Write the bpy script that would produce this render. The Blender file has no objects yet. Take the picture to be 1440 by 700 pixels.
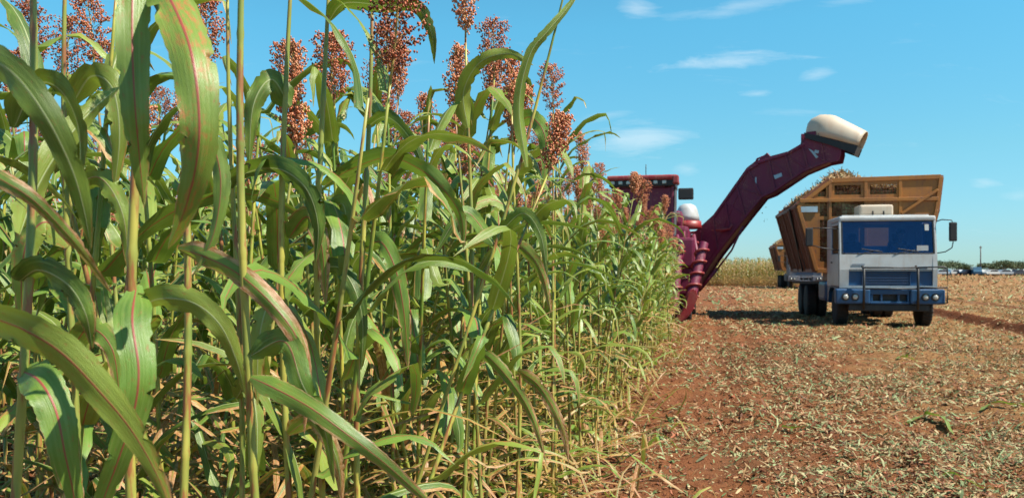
import bpy, bmesh, math, random
import numpy as np
from mathutils import Vector, Matrix

# ------------------------------------------------------------------ camera, light, exposure
S = bpy.context.scene
COL = S.collection
F, HY, CX, CAMZ = 1200.0, 379.0, 720.0, 1.45
cam_d = bpy.data.cameras.new('camera'); cam = bpy.data.objects.new('camera', cam_d); COL.objects.link(cam)
cam.location = (0, 0, CAMZ); cam.rotation_euler = (math.radians(90), 0, 0)
cam_d.lens = 30.0; cam_d.sensor_width = 36.0
cam_d.shift_y = (HY - 350) / 1440.0
cam_d.clip_start = 0.05; cam_d.clip_end = 9000
cam_d.dof.use_dof = True; cam_d.dof.focus_distance = 2.6; cam_d.dof.aperture_fstop = 9.0
S.camera = cam

SUN_EL, SUN_AZ = math.radians(54), math.radians(115)        # azimuth clockwise from +Y
w = bpy.data.worlds.new('World'); S.world = w; w.use_nodes = True
nt = w.node_tree; nt.nodes.clear()
N = nt.nodes.new; L = nt.links.new
sky = N('ShaderNodeTexSky'); sky.sky_type = 'NISHITA'; sky.sun_disc = False
sky.sun_elevation = SUN_EL; sky.sun_rotation = SUN_AZ
sky.altitude = 600; sky.air_density = 1.0; sky.dust_density = 0.4; sky.ozone_density = 2.0
tc = N('ShaderNodeTexCoord'); sep = N('ShaderNodeSeparateXYZ'); L(tc.outputs['Generated'], sep.inputs[0])
def wm(op, a, b=None):
    n = N('ShaderNodeMath'); n.operation = op
    for i, v in enumerate((a, b)):
        if v is None: continue
        if isinstance(v, (int, float)): n.inputs[i].default_value = v
        else: L(v, n.inputs[i])
    return n.outputs[0]
ysafe = wm('MAXIMUM', sep.outputs[1], 0.02)
uu = wm('DIVIDE', sep.outputs[0], ysafe); vv = wm('DIVIDE', sep.outputs[2], ysafe)
cmb = N('ShaderNodeCombineXYZ'); L(uu, cmb.inputs[0]); L(vv, cmb.inputs[1])
stretch = N('ShaderNodeMapping'); stretch.inputs['Scale'].default_value = (9, 52, 1); stretch.inputs['Rotation'].default_value = (0, 0, 0.12)
L(cmb.outputs[0], stretch.inputs[0])
cn = N('ShaderNodeTexNoise'); cn.inputs['Scale'].default_value = 1.0; cn.inputs['Detail'].default_value = 8; cn.inputs['Roughness'].default_value = .68; cn.inputs['Distortion'].default_value = .5
L(stretch.outputs[0], cn.inputs['Vector'])
acc = None
for (cx, cy, rx, ry, rot, st) in [(905, 195, 85, 30, .05, .62), (1035, 86, 115, 17, .10, .75), (895, 13, 36, 18, .1, .5), (1150, 104, 32, 11, .2, .42),
                                  (1065, 133, 30, 7, 0, .5), (968, 238, 26, 11, 0, .42), (1385, 256, 26, 10, 0, .38), (1045, 8, 110, 14, .15, .4),
                                  (845, 165, 50, 8, .2, .28), (1120, 158, 80, 8, 0, .25), (1430, 275, 36, 10, 0, .25), (1190, 2, 60, 9, .1, .3), (560, 90, 60, 12, .1, .3)]:
    m = N('ShaderNodeMapping'); m.vector_type = 'TEXTURE'
    m.inputs['Location'].default_value = ((cx - CX) / F, (HY - cy) / F, 0)
    m.inputs['Rotation'].default_value = (0, 0, rot)
    m.inputs['Scale'].default_value = (rx / F, ry / F, 1)
    L(cmb.outputs[0], m.inputs[0])
    ln = N('ShaderNodeVectorMath'); ln.operation = 'LENGTH'; L(m.outputs[0], ln.inputs[0])
    v = wm('SUBTRACT', 1.0, ln.outputs['Value'])
    v = wm('ADD', v, wm('MULTIPLY', wm('SUBTRACT', cn.outputs[0], .55), 2.6))
    v = wm('MULTIPLY', wm('MINIMUM', wm('MAXIMUM', v, 0), 1), st * .62)
    acc = v if acc is None else wm('MAXIMUM', acc, v)
veil = wm('MULTIPLY', wm('MAXIMUM', wm('SUBTRACT', cn.outputs[0], .6), 0), .5)
acc = wm('MAXIMUM', acc, veil)
tint = N('ShaderNodeMix'); tint.data_type = 'RGBA'; tint.blend_type = 'MULTIPLY'; tint.inputs[0].default_value = 1
L(sky.outputs[0], tint.inputs[6])
rp = N('ShaderNodeValToRGB'); L(wm('DIVIDE', sep.outputs[2], .5), rp.inputs[0]); E_ = rp.color_ramp.elements
E_[0].position = .06; E_[0].color = (.35, .56, .69, 1); E_[1].position = .54; E_[1].color = (.385, .92, .89, 1); e_ = E_.new(.26); e_.color = (.385, .71, .70, 1)
sc3 = N('ShaderNodeVectorMath'); sc3.operation = 'SCALE'; sc3.inputs['Scale'].default_value = 1.5; L(rp.outputs[0], sc3.inputs[0]); L(sc3.outputs[0], tint.inputs[7])
cm = N('ShaderNodeMix'); cm.data_type = 'RGBA'; L(acc, cm.inputs[0]); L(tint.outputs[2], cm.inputs[6]); cm.inputs[7].default_value = (7.2, 7.8, 8.0, 1)
bg = N('ShaderNodeBackground'); bg.inputs[1].default_value = 0.074; L(cm.outputs[2], bg.inputs[0])
wo = N('ShaderNodeOutputWorld'); L(bg.outputs[0], wo.inputs[0])

sl = bpy.data.lights.new('sun', 'SUN'); sl.energy = 5.0; sl.angle = math.radians(.55); sl.color = (1, .94, .83)
sun = bpy.data.objects.new('sun', sl); COL.objects.link(sun)
to_sun = Vector((math.sin(SUN_AZ) * math.cos(SUN_EL), math.cos(SUN_AZ) * math.cos(SUN_EL), math.sin(SUN_EL)))
sun.rotation_euler = to_sun.to_track_quat('Z', 'Y').to_euler(); sun.location = (5, -5, 20)
S.view_settings.view_transform = 'Standard'; S.view_settings.look = 'None'; S.view_settings.exposure = 0.90; S.view_settings.gamma = 1.0
S.cycles.max_bounces = 6; S.cycles.diffuse_bounces = 2; S.cycles.glossy_bounces = 2; S.cycles.transmission_bounces = 4; S.cycles.transparent_max_bounces = 6
S.cycles.use_adaptive_sampling = True; S.cycles.adaptive_threshold = .02

rng = np.random.default_rng(11)
random.seed(5)

def at(px, py, d):
    return np.array([(px - CX) / F * d, d, CAMZ - (py - HY) / F * d])
TH = math.atan2(280, 1200)                                   # heading of the crop rows
RU = np.array([math.sin(TH), math.cos(TH)]); RR = np.array([math.cos(TH), -math.sin(TH)])
EDGE = np.array([-1.0, 0.0])
def row_pt(s, t):                                            # s along the rows, t into the crop from its edge
    return EDGE + RU * s - RR * t

# ------------------------------------------------------------------ materials
def mat(name):
    m = bpy.data.materials.new(name); m.use_nodes = True
    t = m.node_tree; b = t.nodes['Principled BSDF']
    return m, t, b
class G:                                                     # tiny node helper
    def __init__(s, t): s.t = t
    def n(s, k, **kw):
        n = s.t.nodes.new('ShaderNode' + k)
        for a, v in kw.items(): setattr(n, a, v)
        return n
    def put(s, v, inp):
        if v is None: return
        if hasattr(v, 'is_output') or isinstance(v, bpy.types.NodeSocket): s.t.links.new(v, inp)
        else: inp.default_value = v
    def math(s, op, a, b=None, c=None, clamp=False):
        n = s.n('Math', operation=op, use_clamp=clamp)
        s.put(a, n.inputs[0]); s.put(b, n.inputs[1]); s.put(c, n.inputs[2]); return n.outputs[0]
    def mix(s, f, a, b, blend='MIX'):
        n = s.n('Mix', data_type='RGBA', blend_type=blend)
        s.put(f, n.inputs[0]); s.put(c4(a), n.inputs[6]); s.put(c4(b), n.inputs[7]); return n.outputs[2]
    def noise(s, vec, scale, detail=3, rough=.55, out=0):
        n = s.n('TexNoise'); s.put(vec, n.inputs['Vector']); n.inputs['Scale'].default_value = scale
        n.inputs['Detail'].default_value = detail; n.inputs['Roughness'].default_value = rough; return n.outputs[out]
    def step(s, v, lo, hi):
        n = s.n('MapRange', interpolation_type='SMOOTHSTEP'); s.put(v, n.inputs[0]); n.inputs[1].default_value = lo; n.inputs[2].default_value = hi
        return n.outputs[0]
    def mapping(s, vec, scale=(1, 1, 1), loc=(0, 0, 0)):
        n = s.n('Mapping'); s.put(vec, n.inputs[0]); n.inputs['Scale'].default_value = scale; s.put(loc, n.inputs['Location']); return n.outputs[0]
def c4(a): return (*a, 1) if isinstance(a, tuple) and len(a) == 3 else a

def paint(name, col, rough=.45, metal=0.0, dust=.35, dustcol=(.30, .19, .12), wear=None, scale=3.0, bump=.0):
    m, t, b = mat(name); g = G(t); col = tuple(x * .86 for x in col); dustcol = tuple(x * .86 for x in dustcol)
    co = g.n('TexCoord').outputs['Object']
    n1 = g.noise(co, scale, 5, .6); n2 = g.noise(co, scale * 9, 4, .7)
    c = g.mix(g.math('MULTIPLY', g.step(n1, .35, .75), .3), col, tuple(x * .6 for x in col))
    n3 = g.noise(g.mapping(co, (9, 9, .8)), 1.0, 4, .65); c = g.mix(g.math('MULTIPLY', g.step(n3, .52, .68), .5 if wear else dust * .9), c, dustcol)
    if wear:
        c = g.mix(g.step(g.math('ADD', n2, g.math('MULTIPLY', n1, .5)), .86, .95), c, wear)
    c = g.mix(g.math('MULTIPLY', g.step(g.math('ADD', g.math('MULTIPLY', n1, .6), g.math('MULTIPLY', n2, .4)), .38, .68), dust), c, dustcol)
    t.links.new(c, b.inputs['Base Color'])
    t.links.new(g.math('ADD', g.math('MULTIPLY', n2, .3), rough - .1), b.inputs['Roughness']); b.inputs['Metallic'].default_value = metal
    if bump:
        bn = g.n('Bump'); bn.inputs['Strength'].default_value = bump; bn.inputs['Distance'].default_value = .02
        t.links.new(n2, bn.inputs['Height']); t.links.new(bn.outputs[0], b.inputs['Normal'])
    return m
M = {}
M['white'] = paint('white_paint', (.52, .53, .52), .35, dust=.30, dustcol=(.42, .33, .26))
M['blue'] = paint('blue_paint', (.002, .070, .19), .4, dust=.2, dustcol=(.10, .08, .08))
M['blue_dark'] = paint('dark_blue_paint', (.005, .035, .10), .4, dust=.08)
M['orange'] = paint('orange_paint', (.38, .14, .016), .5, dust=.45, dustcol=(.22, .09, .04), wear=(.12, .045, .02), scale=1.6)
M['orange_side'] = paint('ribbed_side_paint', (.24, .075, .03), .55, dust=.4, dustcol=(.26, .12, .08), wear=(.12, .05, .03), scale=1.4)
M['red'] = paint('maroon_paint', (.165, .004, .042), .5, dust=.30, dustcol=(.18, .05, .05), wear=(.30, .12, .10), scale=2.2)
M['red_bright'] = paint('red_paint', (.30, .014, .022), .4, dust=.4, dustcol=(.45, .2, .13))
M['black'] = paint('black_metal', (.012, .012, .014), .5, dust=.25, dustcol=(.06, .045, .035))
M['rubber'] = paint('tyre_rubber', (.014, .013, .013), .8, dust=.35, dustcol=(.07, .045, .03))
M['steel'] = paint('worn_steel', (.35, .33, .32), .38, metal=.8, dust=.35)
M['cream'] = paint('cream_plastic', (.62, .51, .38), .4, dust=.30, dustcol=(.55, .33, .2), scale=1.2)
M['grey'] = paint('grey_paint', (.25, .29, .34), .5, dust=.3)
M['grey_dark'] = paint('dark_grey_paint', (.10, .12, .16), .5, dust=.3)
M['seat'] = paint('seat_cloth', (.03, .035, .06), .9, dust=.1)
M['label'] = paint('pale_blue_label_and_patch', (.38, .52, .60), .5, dust=.15)
M['silver'] = paint('silver_paint', (.45, .48, .52), .3, metal=.3, dust=.1)
M['darkcar'] = paint('dark_car_paint', (.02, .025, .04), .3, dust=.1)
M['bluecar'] = paint('blue_car_paint', (.04, .12, .2), .3, dust=.1)
M['cloth'] = paint('shirt_cloth', (.05, .08, .16), .9, dust=0)
M['skin'] = paint('skin', (.28, .14, .08), .6, dust=0)
M['hair'] = paint('cap_cloth', (.02, .02, .02), .8, dust=0)
M['wood'] = paint('weathered_wood', (.12, .10, .09), .8, dust=.1)
m, t, b = mat('lens_glass'); b.inputs['Base Color'].default_value = (.75, .72, .62, 1); b.inputs['Roughness'].default_value = .12; b.inputs['Specular IOR Level'].default_value = .8; b.inputs['Base Color'].default_value = (.45, .43, .38, 1); M['lens'] = m
m, t, b = mat('tinted_glass'); t.nodes.remove(b); g = G(t)
tr = g.n('BsdfTransparent'); tr.inputs[0].default_value = (.55, .66, .88, 1)
gl = g.n('BsdfGlossy'); gl.inputs[0].default_value = (.35, .5, .8, 1); gl.inputs['Roughness'].default_value = .06
fr = g.n('Fresnel'); fr.inputs[0].default_value = 1.5
mx = g.n('MixShader'); t.links.new(g.math('ADD', fr.outputs[0], .02), mx.inputs[0]); t.links.new(tr.outputs[0], mx.inputs[1]); t.links.new(gl.outputs[0], mx.inputs[2])
t.links.new(mx.outputs[0], t.nodes['Material Output'].inputs[0]); M['glass'] = m
m, t, b = mat('dark_window'); b.inputs['Base Color'].default_value = (.012, .016, .03, 1); b.inputs['Roughness'].default_value = .08; M['window'] = m

def leaf_material(name):
    m, t, b = mat(name); g = G(t)
    uv = g.n('UVMap', uv_map='UVMap').outputs[0]
    su = g.n('SeparateXYZ'); t.links.new(uv, su.inputs[0]); u, v = su.outputs[0], su.outputs[1]
    at_ = g.n('Attribute', attribute_name='rnd'); sr = g.n('SeparateColor'); t.links.new(at_.outputs['Color'], sr.inputs[0])
    r1, dry, r3 = sr.outputs[0], sr.outputs[1], sr.outputs[2]
    off = g.n('CombineXYZ'); t.links.new(g.math('MULTIPLY', r1, 37), off.inputs[0]); t.links.new(g.math('MULTIPLY', r3, 61), off.inputs[1])
    p1 = g.mapping(uv, (1.2, 4, 1), off.outputs[0]); p2 = g.mapping(uv, (5, 16, 1), off.outputs[0]); p3 = g.mapping(uv, (9, 2.2, 1), off.outputs[0])
    big = g.noise(p1, 1.0, 3)
    big = g.math('ADD', big, g.math('MULTIPLY', g.math('SUBTRACT', r3, .5), .35)); fine = g.noise(p2, 1.6, 5, .7); streak = g.noise(p3, 1.4, 3)
    green = g.mix(g.step(big, .3, .7), (.022, .070, .006), (.165, .270, .030))
    green = g.mix(g.math('POWER', r1, 1.6), green, g.mix(.75, green, (.30, .34, .045)))
    green = g.mix(g.math('MULTIPLY', g.step(r3, .55, 1.0), .35), green, (.05, .15, .025))
    green = g.mix(g.math('MULTIPLY', g.step(streak, .4, .8), .45), green, (.28, .36, .09))
    # long parallel veins
    vein = g.step(g.noise(g.mapping(uv, (70, 1.3, 1), off.outputs[0]), 1.0, 2), .35, .65)
    green = g.mix(g.math('MULTIPLY', vein, .10), green, (.26, .38, .12))
    # rust blotches
    green = g.mix(g.math('MULTIPLY', g.step(fine, .57, .68), .6), green, (.30, .09, .03))
    green = g.mix(g.math('MULTIPLY', g.math('MULTIPLY', g.step(big, .58, .72), g.step(fine, .46, .6)), g.math('MULTIPLY', g.step(r1, .3, .9), .8)), green, (.46, .15, .05))
    # dead margin and tip
    e = g.math('ABSOLUTE', g.math('SUBTRACT', u, .5))
    edge = g.math('ADD', g.math('MULTIPLY', e, 1.1), g.math('MULTIPLY', g.math('POWER', v, 3), .40))
    edge = g.math('ADD', g.math('ADD', edge, g.math('MULTIPLY', g.math('SUBTRACT', streak, .5), .7)), g.math('MULTIPLY', dry, .95))
    straw = g.mix(g.step(fine, .35, .65), (.30, .11, .022), g.mix(r3, (.52, .34, .10), (.52, .32, .19)))
    c = g.mix(g.step(edge, .86, .98), green, straw)
    # midrib: pale on some leaves, red on others
    rib = g.step(e, .036, .018)
    rib = g.n('MapRange', interpolation_type='SMOOTHSTEP'); t.links.new(e, rib.inputs[0])
    rib.inputs[1].default_value = .042; rib.inputs[2].default_value = .016
    ribc = g.mix(g.step(g.math('ADD', r3, g.math('MULTIPLY', g.math('SUBTRACT', streak, .5), .8)), .45, .6), (.38, .42, .20), (.36, .035, .05))
    c = g.mix(g.math('MULTIPLY', rib.outputs[0], .85), c, ribc)
    t.links.new(c, b.inputs['Base Color'])
    t.links.new(g.math('ADD', g.math('MULTIPLY', fine, .25), .26), b.inputs['Roughness']); b.inputs['Specular IOR Level'].default_value = .5
    bn = g.n('Bump'); bn.inputs['Strength'].default_value = .35; bn.inputs['Distance'].default_value = .002
    hh = g.math('ADD', g.math('MULTIPLY', vein, .4), g.math('ADD', g.math('MULTIPLY', fine, 1.2), g.math('MULTIPLY', rib.outputs[0], -1.5)))
    t.links.new(hh, bn.inputs['Height']); t.links.new(bn.outputs[0], b.inputs['Normal'])
    tl = g.n('BsdfTranslucent'); t.links.new(g.mix(.45, c, (.24, .38, .02)), tl.inputs[0])
    ms = g.n('MixShader'); ms.inputs[0].default_value = .24
    t.links.new(b.outputs[0], ms.inputs[1]); t.links.new(tl.outputs[0], ms.inputs[2]); t.links.new(ms.outputs[0], t.nodes['Material Output'].inputs[0])
    return m
M['leaf'] = leaf_material('sorghum_leaf')

def rnd_material(name, stops, rough=.6, spec=.4, trans=0, nscale=20):
    m, t, b = mat(name); g = G(t)
    a = g.n('Attribute', attribute_name='rnd'); s = g.n('SeparateColor'); t.links.new(a.outputs['Color'], s.inputs[0])
    r = g.n('ValToRGB'); cr = r.color_ramp; stops = [(p_, tuple(x * (.86 if name != 'sorghum_grain' else 1.0) for x in c_)) for p_, c_ in stops]
    cr.elements[0].position = 0; cr.elements[0].color = (*stops[0][1], 1)
    cr.elements[1].position = 1; cr.elements[1].color = (*stops[-1][1], 1)
    for p, c in stops[1:-1]:
        el = cr.elements.new(p); el.color = (*c, 1)
    co = g.n('TexCoord').outputs['Object']
    t.links.new(s.outputs[0], r.inputs[0])
    c = g.mix(g.math('MULTIPLY', g.noise(co, nscale, 3), .5), r.outputs[0], g.mix(.4, r.outputs[0], (.02, .012, .008)))
    t.links.new(c, b.inputs['Base Color']); b.inputs['Roughness'].default_value = rough; b.inputs['Specular IOR Level'].default_value = spec
    if trans:
        tl = g.n('BsdfTranslucent'); t.links.new(c, tl.inputs[0]); ms = g.n('MixShader'); ms.inputs[0].default_value = trans
        t.links.new(b.outputs[0], ms.inputs[1]); t.links.new(tl.outputs[0], ms.inputs[2]); t.links.new(ms.outputs[0], t.nodes['Material Output'].inputs[0])
    return m
M['grain'] = rnd_material('sorghum_grain', [(0, (.10, .022, .012)), (.35, (.36, .085, .035)), (.7, (.60, .20, .09)), (1, (.70, .36, .19))], .55)
M['litter'] = rnd_material('crop_litter', [(0, (.13, .042, .018)), (.2, (.28, .105, .042)), (.45, (.43, .26, .11)), (.62, (.58, .44, .23)), (.74, (.34, .40, .18)), (.86, (.10, .17, .05)), (.93, (.12, .06, .035)), (1, (.46, .15, .07))], .7, trans=.12)
M['clod'] = rnd_material('soil_clod', [(0, (.16, .055, .03)), (1, (.30, .11, .055))], .95, .1)

m, t, b = mat('stalk'); g = G(t)
uv = g.n('UVMap', uv_map='UVMap').outputs[0]; a = g.n('Attribute', attribute_name='rnd'); s = g.n('SeparateColor'); t.links.new(a.outputs['Color'], s.inputs[0])
co = g.n('TexCoord').outputs['Object']
nn = g.noise(g.mapping(co, (14, 14, 3)), 1.3, 3); n2 = g.noise(g.mapping(co, (60, 60, 9)), 1.0, 4)
c = g.mix(g.step(nn, .35, .65), (.10, .19, .02), (.42, .38, .055))
szz = g.n('SeparateXYZ'); t.links.new(co, szz.inputs[0]); c = g.mix(g.math('MULTIPLY', g.step(szz.outputs[2], .8, .05), .7), c, (.46, .30, .07))
c = g.mix(g.math('MULTIPLY', s.outputs[1], .8), c, (.40, .29, .13))
c = g.mix(g.math('MULTIPLY', g.step(n2, .50, .62), .85), c, (.28, .08, .035))
t.links.new(c, b.inputs['Base Color']); b.inputs['Roughness'].default_value = .45; M['stalk'] = m

def ground_material():
    m, t, b = mat('ground'); g = G(t)
    co = g.n('TexCoord').outputs['Object']
    sp = g.n('SeparateXYZ'); t.links.new(co, sp.inputs[0])
    # distance to the right of the crop edge
    t_ = g.math('SUBTRACT', g.math('MULTIPLY', g.math('ADD', sp.outputs[0], 1.0), float(RR[0])), g.math('MULTIPLY', sp.outputs[1], float(-RR[1])))
    nL = g.noise(co, .06, 4); n0 = g.noise(co, .35, 4); n1 = g.noise(co, 2.2, 5, .65); n2 = g.noise(co, 11, 6, .7); n3 = g.noise(co, 48, 4, .75)
    soil = g.mix(n1, (.12, .036, .016), (.28, .105, .045)); soil = g.mix(g.step(n2, .3, .7), soil, g.mix(.5, soil, (.34, .145, .07)))
    straw = g.mix(n3, (.17, .07, .028), (.50, .31, .14)); straw = g.mix(g.step(n2, .5, .8), straw, (.34, .24, .10))
    cover = g.math('ADD', g.step(t_, .6, 5.5), g.math('MULTIPLY', g.math('SUBTRACT', n0, .5), 1.1))
    cover = g.math('ADD', g.math('MULTIPLY', cover, .75), g.math('MULTIPLY', g.math('SUBTRACT', n3, .5), 2.4))
    cover = g.math('ADD', cover, g.math('MULTIPLY', g.math('SUBTRACT', n1, .5), 1.4))
    c = g.mix(g.math('MULTIPLY', g.step(cover, .25, .75), .85), soil, straw)
    c = g.mix(g.math('MULTIPLY', g.step(nL, .35, .65), .5), c, g.mix(.6, c, (.20, .105, .05)))
    c = g.mix(g.math('MULTIPLY', g.step(g.noise(g.mapping(co, (.5, .12, 1)), 1.0, 5, .7), .5, .62), .45), c, (.16, .085, .045))
    band = g.math('ADD', g.step(g.math('ABSOLUTE', g.math('SUBTRACT', g.math('ADD', t_, g.math('MULTIPLY', n1, .5)), 8.5)), .55, .25), g.math('MULTIPLY', g.step(g.math('ABSOLUTE', g.math('SUBTRACT', g.math('ADD', t_, g.math('MULTIPLY', n1, .5)), 12.4)), .5, .2), .7))
    c = g.mix(g.math('MULTIPLY', band, .85, clamp=True), c, (.14, .042, .018))
    c = g.mix(1.0, c, (.86, .80, .68), 'MULTIPLY')
    t.links.new(c, b.inputs['Base Color']); b.inputs['Roughness'].default_value = .95; b.inputs['Specular IOR Level'].default_value = .15
    bn = g.n('Bump'); bn.inputs['Strength'].default_value = 1.0; bn.inputs['Distance'].default_value = .05
    t.links.new(g.math('ADD', g.math('MULTIPLY', n3, .5), n2), bn.inputs['Height']); t.links.new(bn.outputs[0], b.inputs['Normal'])
    return m
M['ground'] = ground_material()

# ------------------------------------------------------------------ object helpers
def tag(o, label=None, cat=None, group=None, kind=None):
    if label: o['label'] = label
    if cat: o['category'] = cat
    if group: o['group'] = group
    if kind: o['kind'] = kind
    return o
def empty(name, loc, rz=0):
    o = bpy.data.objects.new(name, None); o.empty_display_size = .2; COL.objects.link(o); o.location = loc; o.rotation_euler = (0, 0, rz); return o
def link(name, me, parent=None):
    o = bpy.data.objects.new(name, me); COL.objects.link(o)
    if parent is not None: o.parent = parent
    return o

class Geo:                                                   # numpy mesh accumulator
    def __init__(s): s.V = []; s.Q = []; s.T = []; s.UV = []; s.R = []; s.QM = []; s.TM = []; s.n = 0
    def add(s, V, Q=None, T=None, UV=None, R=(0, 0, 0), mi=0):
        V = np.asarray(V, float); k = len(V)
        s.V.append(V); s.UV.append(np.zeros((k, 2)) if UV is None else UV)
        R = np.asarray(R, float); s.R.append(np.broadcast_to(R, (k, 3)) if R.ndim == 1 else R)
        if Q is not None and len(Q): s.Q.append(np.asarray(Q) + s.n); s.QM.append(np.full(len(Q), mi))
        if T is not None and len(T): s.T.append(np.asarray(T) + s.n); s.TM.append(np.full(len(T), mi))
        s.n += k; return s
    def cat(s):
        Q = np.concatenate(s.Q) if s.Q else np.zeros((0, 4), int); T = np.concatenate(s.T) if s.T else np.zeros((0, 3), int)
        QM = np.concatenate(s.QM) if s.QM else np.zeros(0, int); TM = np.concatenate(s.TM) if s.TM else np.zeros(0, int)
        return np.concatenate(s.V), Q, T, np.concatenate(s.UV), np.concatenate(s.R), QM, TM
    def mesh(s, name, mats, smooth=True):
        V, Q, T, UV, R, QM, TM = s.cat()
        me = bpy.data.meshes.new(name)
        loops = np.concatenate([Q.ravel(), T.ravel()]).astype(np.int32); nf = len(Q) + len(T)
        me.vertices.add(len(V)); me.vertices.foreach_set('co', V.astype(np.float32).ravel())
        me.loops.add(len(loops)); me.loops.foreach_set('vertex_index', loops)
        st = np.concatenate([np.arange(len(Q)) * 4, len(Q) * 4 + np.arange(len(T)) * 3]).astype(np.int32)
        me.polygons.add(nf); me.polygons.foreach_set('loop_start', st)
        me.polygons.foreach_set('material_index', np.concatenate([QM, TM]).astype(np.int32))
        me.polygons.foreach_set('use_smooth', np.full(nf, smooth))
        l = me.uv_layers.new(name='UVMap'); l.data.foreach_set('uv', UV[loops].astype(np.float32).ravel())
        a = me.attributes.new('rnd', 'FLOAT_COLOR', 'POINT'); a.data.foreach_set('color', np.c_[R, np.ones(len(R))].astype(np.float32).ravel())
        for m_ in mats: me.materials.append(m_)
        me.update(calc_edges=True); me.validate()
        return me

def grid_quads(n, m_):
    i, j = np.meshgrid(np.arange(n - 1), np.arange(m_ - 1), indexing='ij'); a = (i * m_ + j).ravel()
    return np.stack([a, a + 1, a + m_ + 1, a + m_], 1)
def spline(P, n):
    P = np.asarray(P, float)
    if len(P) == 2: return P[0] + (P[1] - P[0]) * np.linspace(0, 1, n)[:, None]
    Q = np.vstack([2 * P[0] - P[1], P, 2 * P[-1] - P[-2]])
    out = []
    for x in np.linspace(0, len(P) - 1, n):
        i = min(int(x), len(P) - 2); f = x - i; a, b, c, d = Q[i:i + 4]
        out.append(.5 * (2 * b + (c - a) * f + (2 * a - 5 * b + 4 * c - d) * f * f + (3 * b - a - 3 * c + d) * f ** 3))
    return np.array(out)
def unit(a): return a / np.maximum(np.linalg.norm(a, axis=-1, keepdims=True), 1e-9)
def ribbon(path, width, side, nx=4, fold=.25, wave=.12, rg=None, wfreq=5, dry=.1, r3=None):
    rg = rg or rng; n = len(path)
    T = unit(np.gradient(path, axis=0)); side = unit(side - T * (side * T).sum(1, keepdims=True)); Nn = np.cross(side, T)
    v = np.linspace(0, 1, n); prof = np.minimum(1, (v * 7 + .28)) * np.power(np.maximum(1 - v ** 2.2, 0), .75); prof = np.maximum(prof, .015)
    t_ = np.linspace(-1, 1, nx + 1); ph = rg.uniform(0, 6.28, 2)
    W = (width / 2 * prof)[:, None, None] * np.ones((1, nx + 1, 1))
    if nx >= 4:
        for sgn in (0, -1):
            jag = 1 - .10 * rg.random(n) * (v > .15)
            for _ in range(int(rg.integers(1, 4 if nx < 8 else 7))):
                i0 = int(rg.integers(3, n - 1)); jag[i0] *= rg.uniform(.45, .85)
            W[:, sgn, 0] *= jag
    wv = np.where(t_ < 0, 1, 0)[None, :] * np.sin(wfreq * 6.28 * v + ph[0])[:, None] + np.where(t_ > 0, 1, 0)[None, :] * np.sin(wfreq * 5.3 * v + ph[1])[:, None]
    h = (fold * np.abs(t_))[None, :] + wave * wv * (t_ ** 2)[None, :]
    V = path[:, None, :] + side[:, None, :] * W * (t_ * np.sqrt(max(.2, 1 - fold ** 2)))[None, :, None] + Nn[:, None, :] * W * h[:, :, None]
    UV = np.stack(np.broadcast_arrays((t_ / 2 + .5)[None, :], v[:, None]), -1).reshape(-1, 2)
    R = (rg.random(), dry, rg.random() if r3 is None else r3)
    return V.reshape(-1, 3), grid_quads(n, nx + 1), UV, R
def tube(path, rad, k=7):
    path = np.asarray(path, float); n = len(path); rad = np.broadcast_to(rad, (n,))
    T = unit(np.gradient(path, axis=0)); ref = np.array([0, 0, 1.0]) if abs(T[:, 2]).mean() < .8 else np.array([1.0, 0, 0])
    A = unit(np.cross(T, ref)); B = np.cross(T, A); an = np.linspace(0, 2 * math.pi, k, endpoint=False)
    V = path[:, None] + (A[:, None] * np.cos(an)[None, :, None] + B[:, None] * np.sin(an)[None, :, None]) * rad[:, None, None]
    i, j = np.meshgrid(np.arange(n - 1), np.arange(k), indexing='ij'); j2 = (j + 1) % k
    Q = np.stack([i * k + j, i * k + j2, (i + 1) * k + j2, (i + 1) * k + j], -1).reshape(-1, 4)
    V = V.reshape(-1, 3); base = len(V); V = np.vstack([V, path[0], path[-1]])
    Tn = [[base, (q + 1) % k, q] for q in range(k)] + [[base + 1, (n - 1) * k + q, (n - 1) * k + (q + 1) % k] for q in range(k)]
    return V, Q, np.array(Tn)
OCT = np.array([[1, 0, 0], [0, 1, 0], [-1, 0, 0], [0, -1, 0], [0, 0, 1], [0, 0, -1]], float)
OCT_T = np.array([[0, 1, 4], [1, 2, 4], [2, 3, 4], [3, 0, 4], [1, 0, 5], [2, 1, 5], [3, 2, 5], [0, 3, 5]])
def blobs(C, size, rg, elong=1.5, shades=None):
    """many small grains at C"""
    n = len(C); sz = size * rg.uniform(.75, 1.25, n)
    V = OCT[None] * np.array([1, 1, elong])[None, None] * sz[:, None, None]
    ax = unit(rg.normal(size=(n, 3))); an = rg.uniform(0, 1.2, n)
    K = np.zeros((n, 3, 3)); K[:, 0, 1] = -ax[:, 2]; K[:, 0, 2] = ax[:, 1]; K[:, 1, 0] = ax[:, 2]; K[:, 1, 2] = -ax[:, 0]; K[:, 2, 0] = -ax[:, 1]; K[:, 2, 1] = ax[:, 0]
    Rm = np.eye(3)[None] + np.sin(an)[:, None, None] * K + (1 - np.cos(an))[:, None, None] * (K @ K)
    V = np.einsum('nij,nkj->nki', Rm, V) + C[:, None]
    T = (OCT_T[None] + (np.arange(n) * 6)[:, None, None]).reshape(-1, 3)
    R = np.zeros((n, 6, 3)); R[:, :, 0] = (rg.random(n) if shades is None else shades)[:, None]
    return V.reshape(-1, 3), T, R.reshape(-1, 3)

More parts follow.
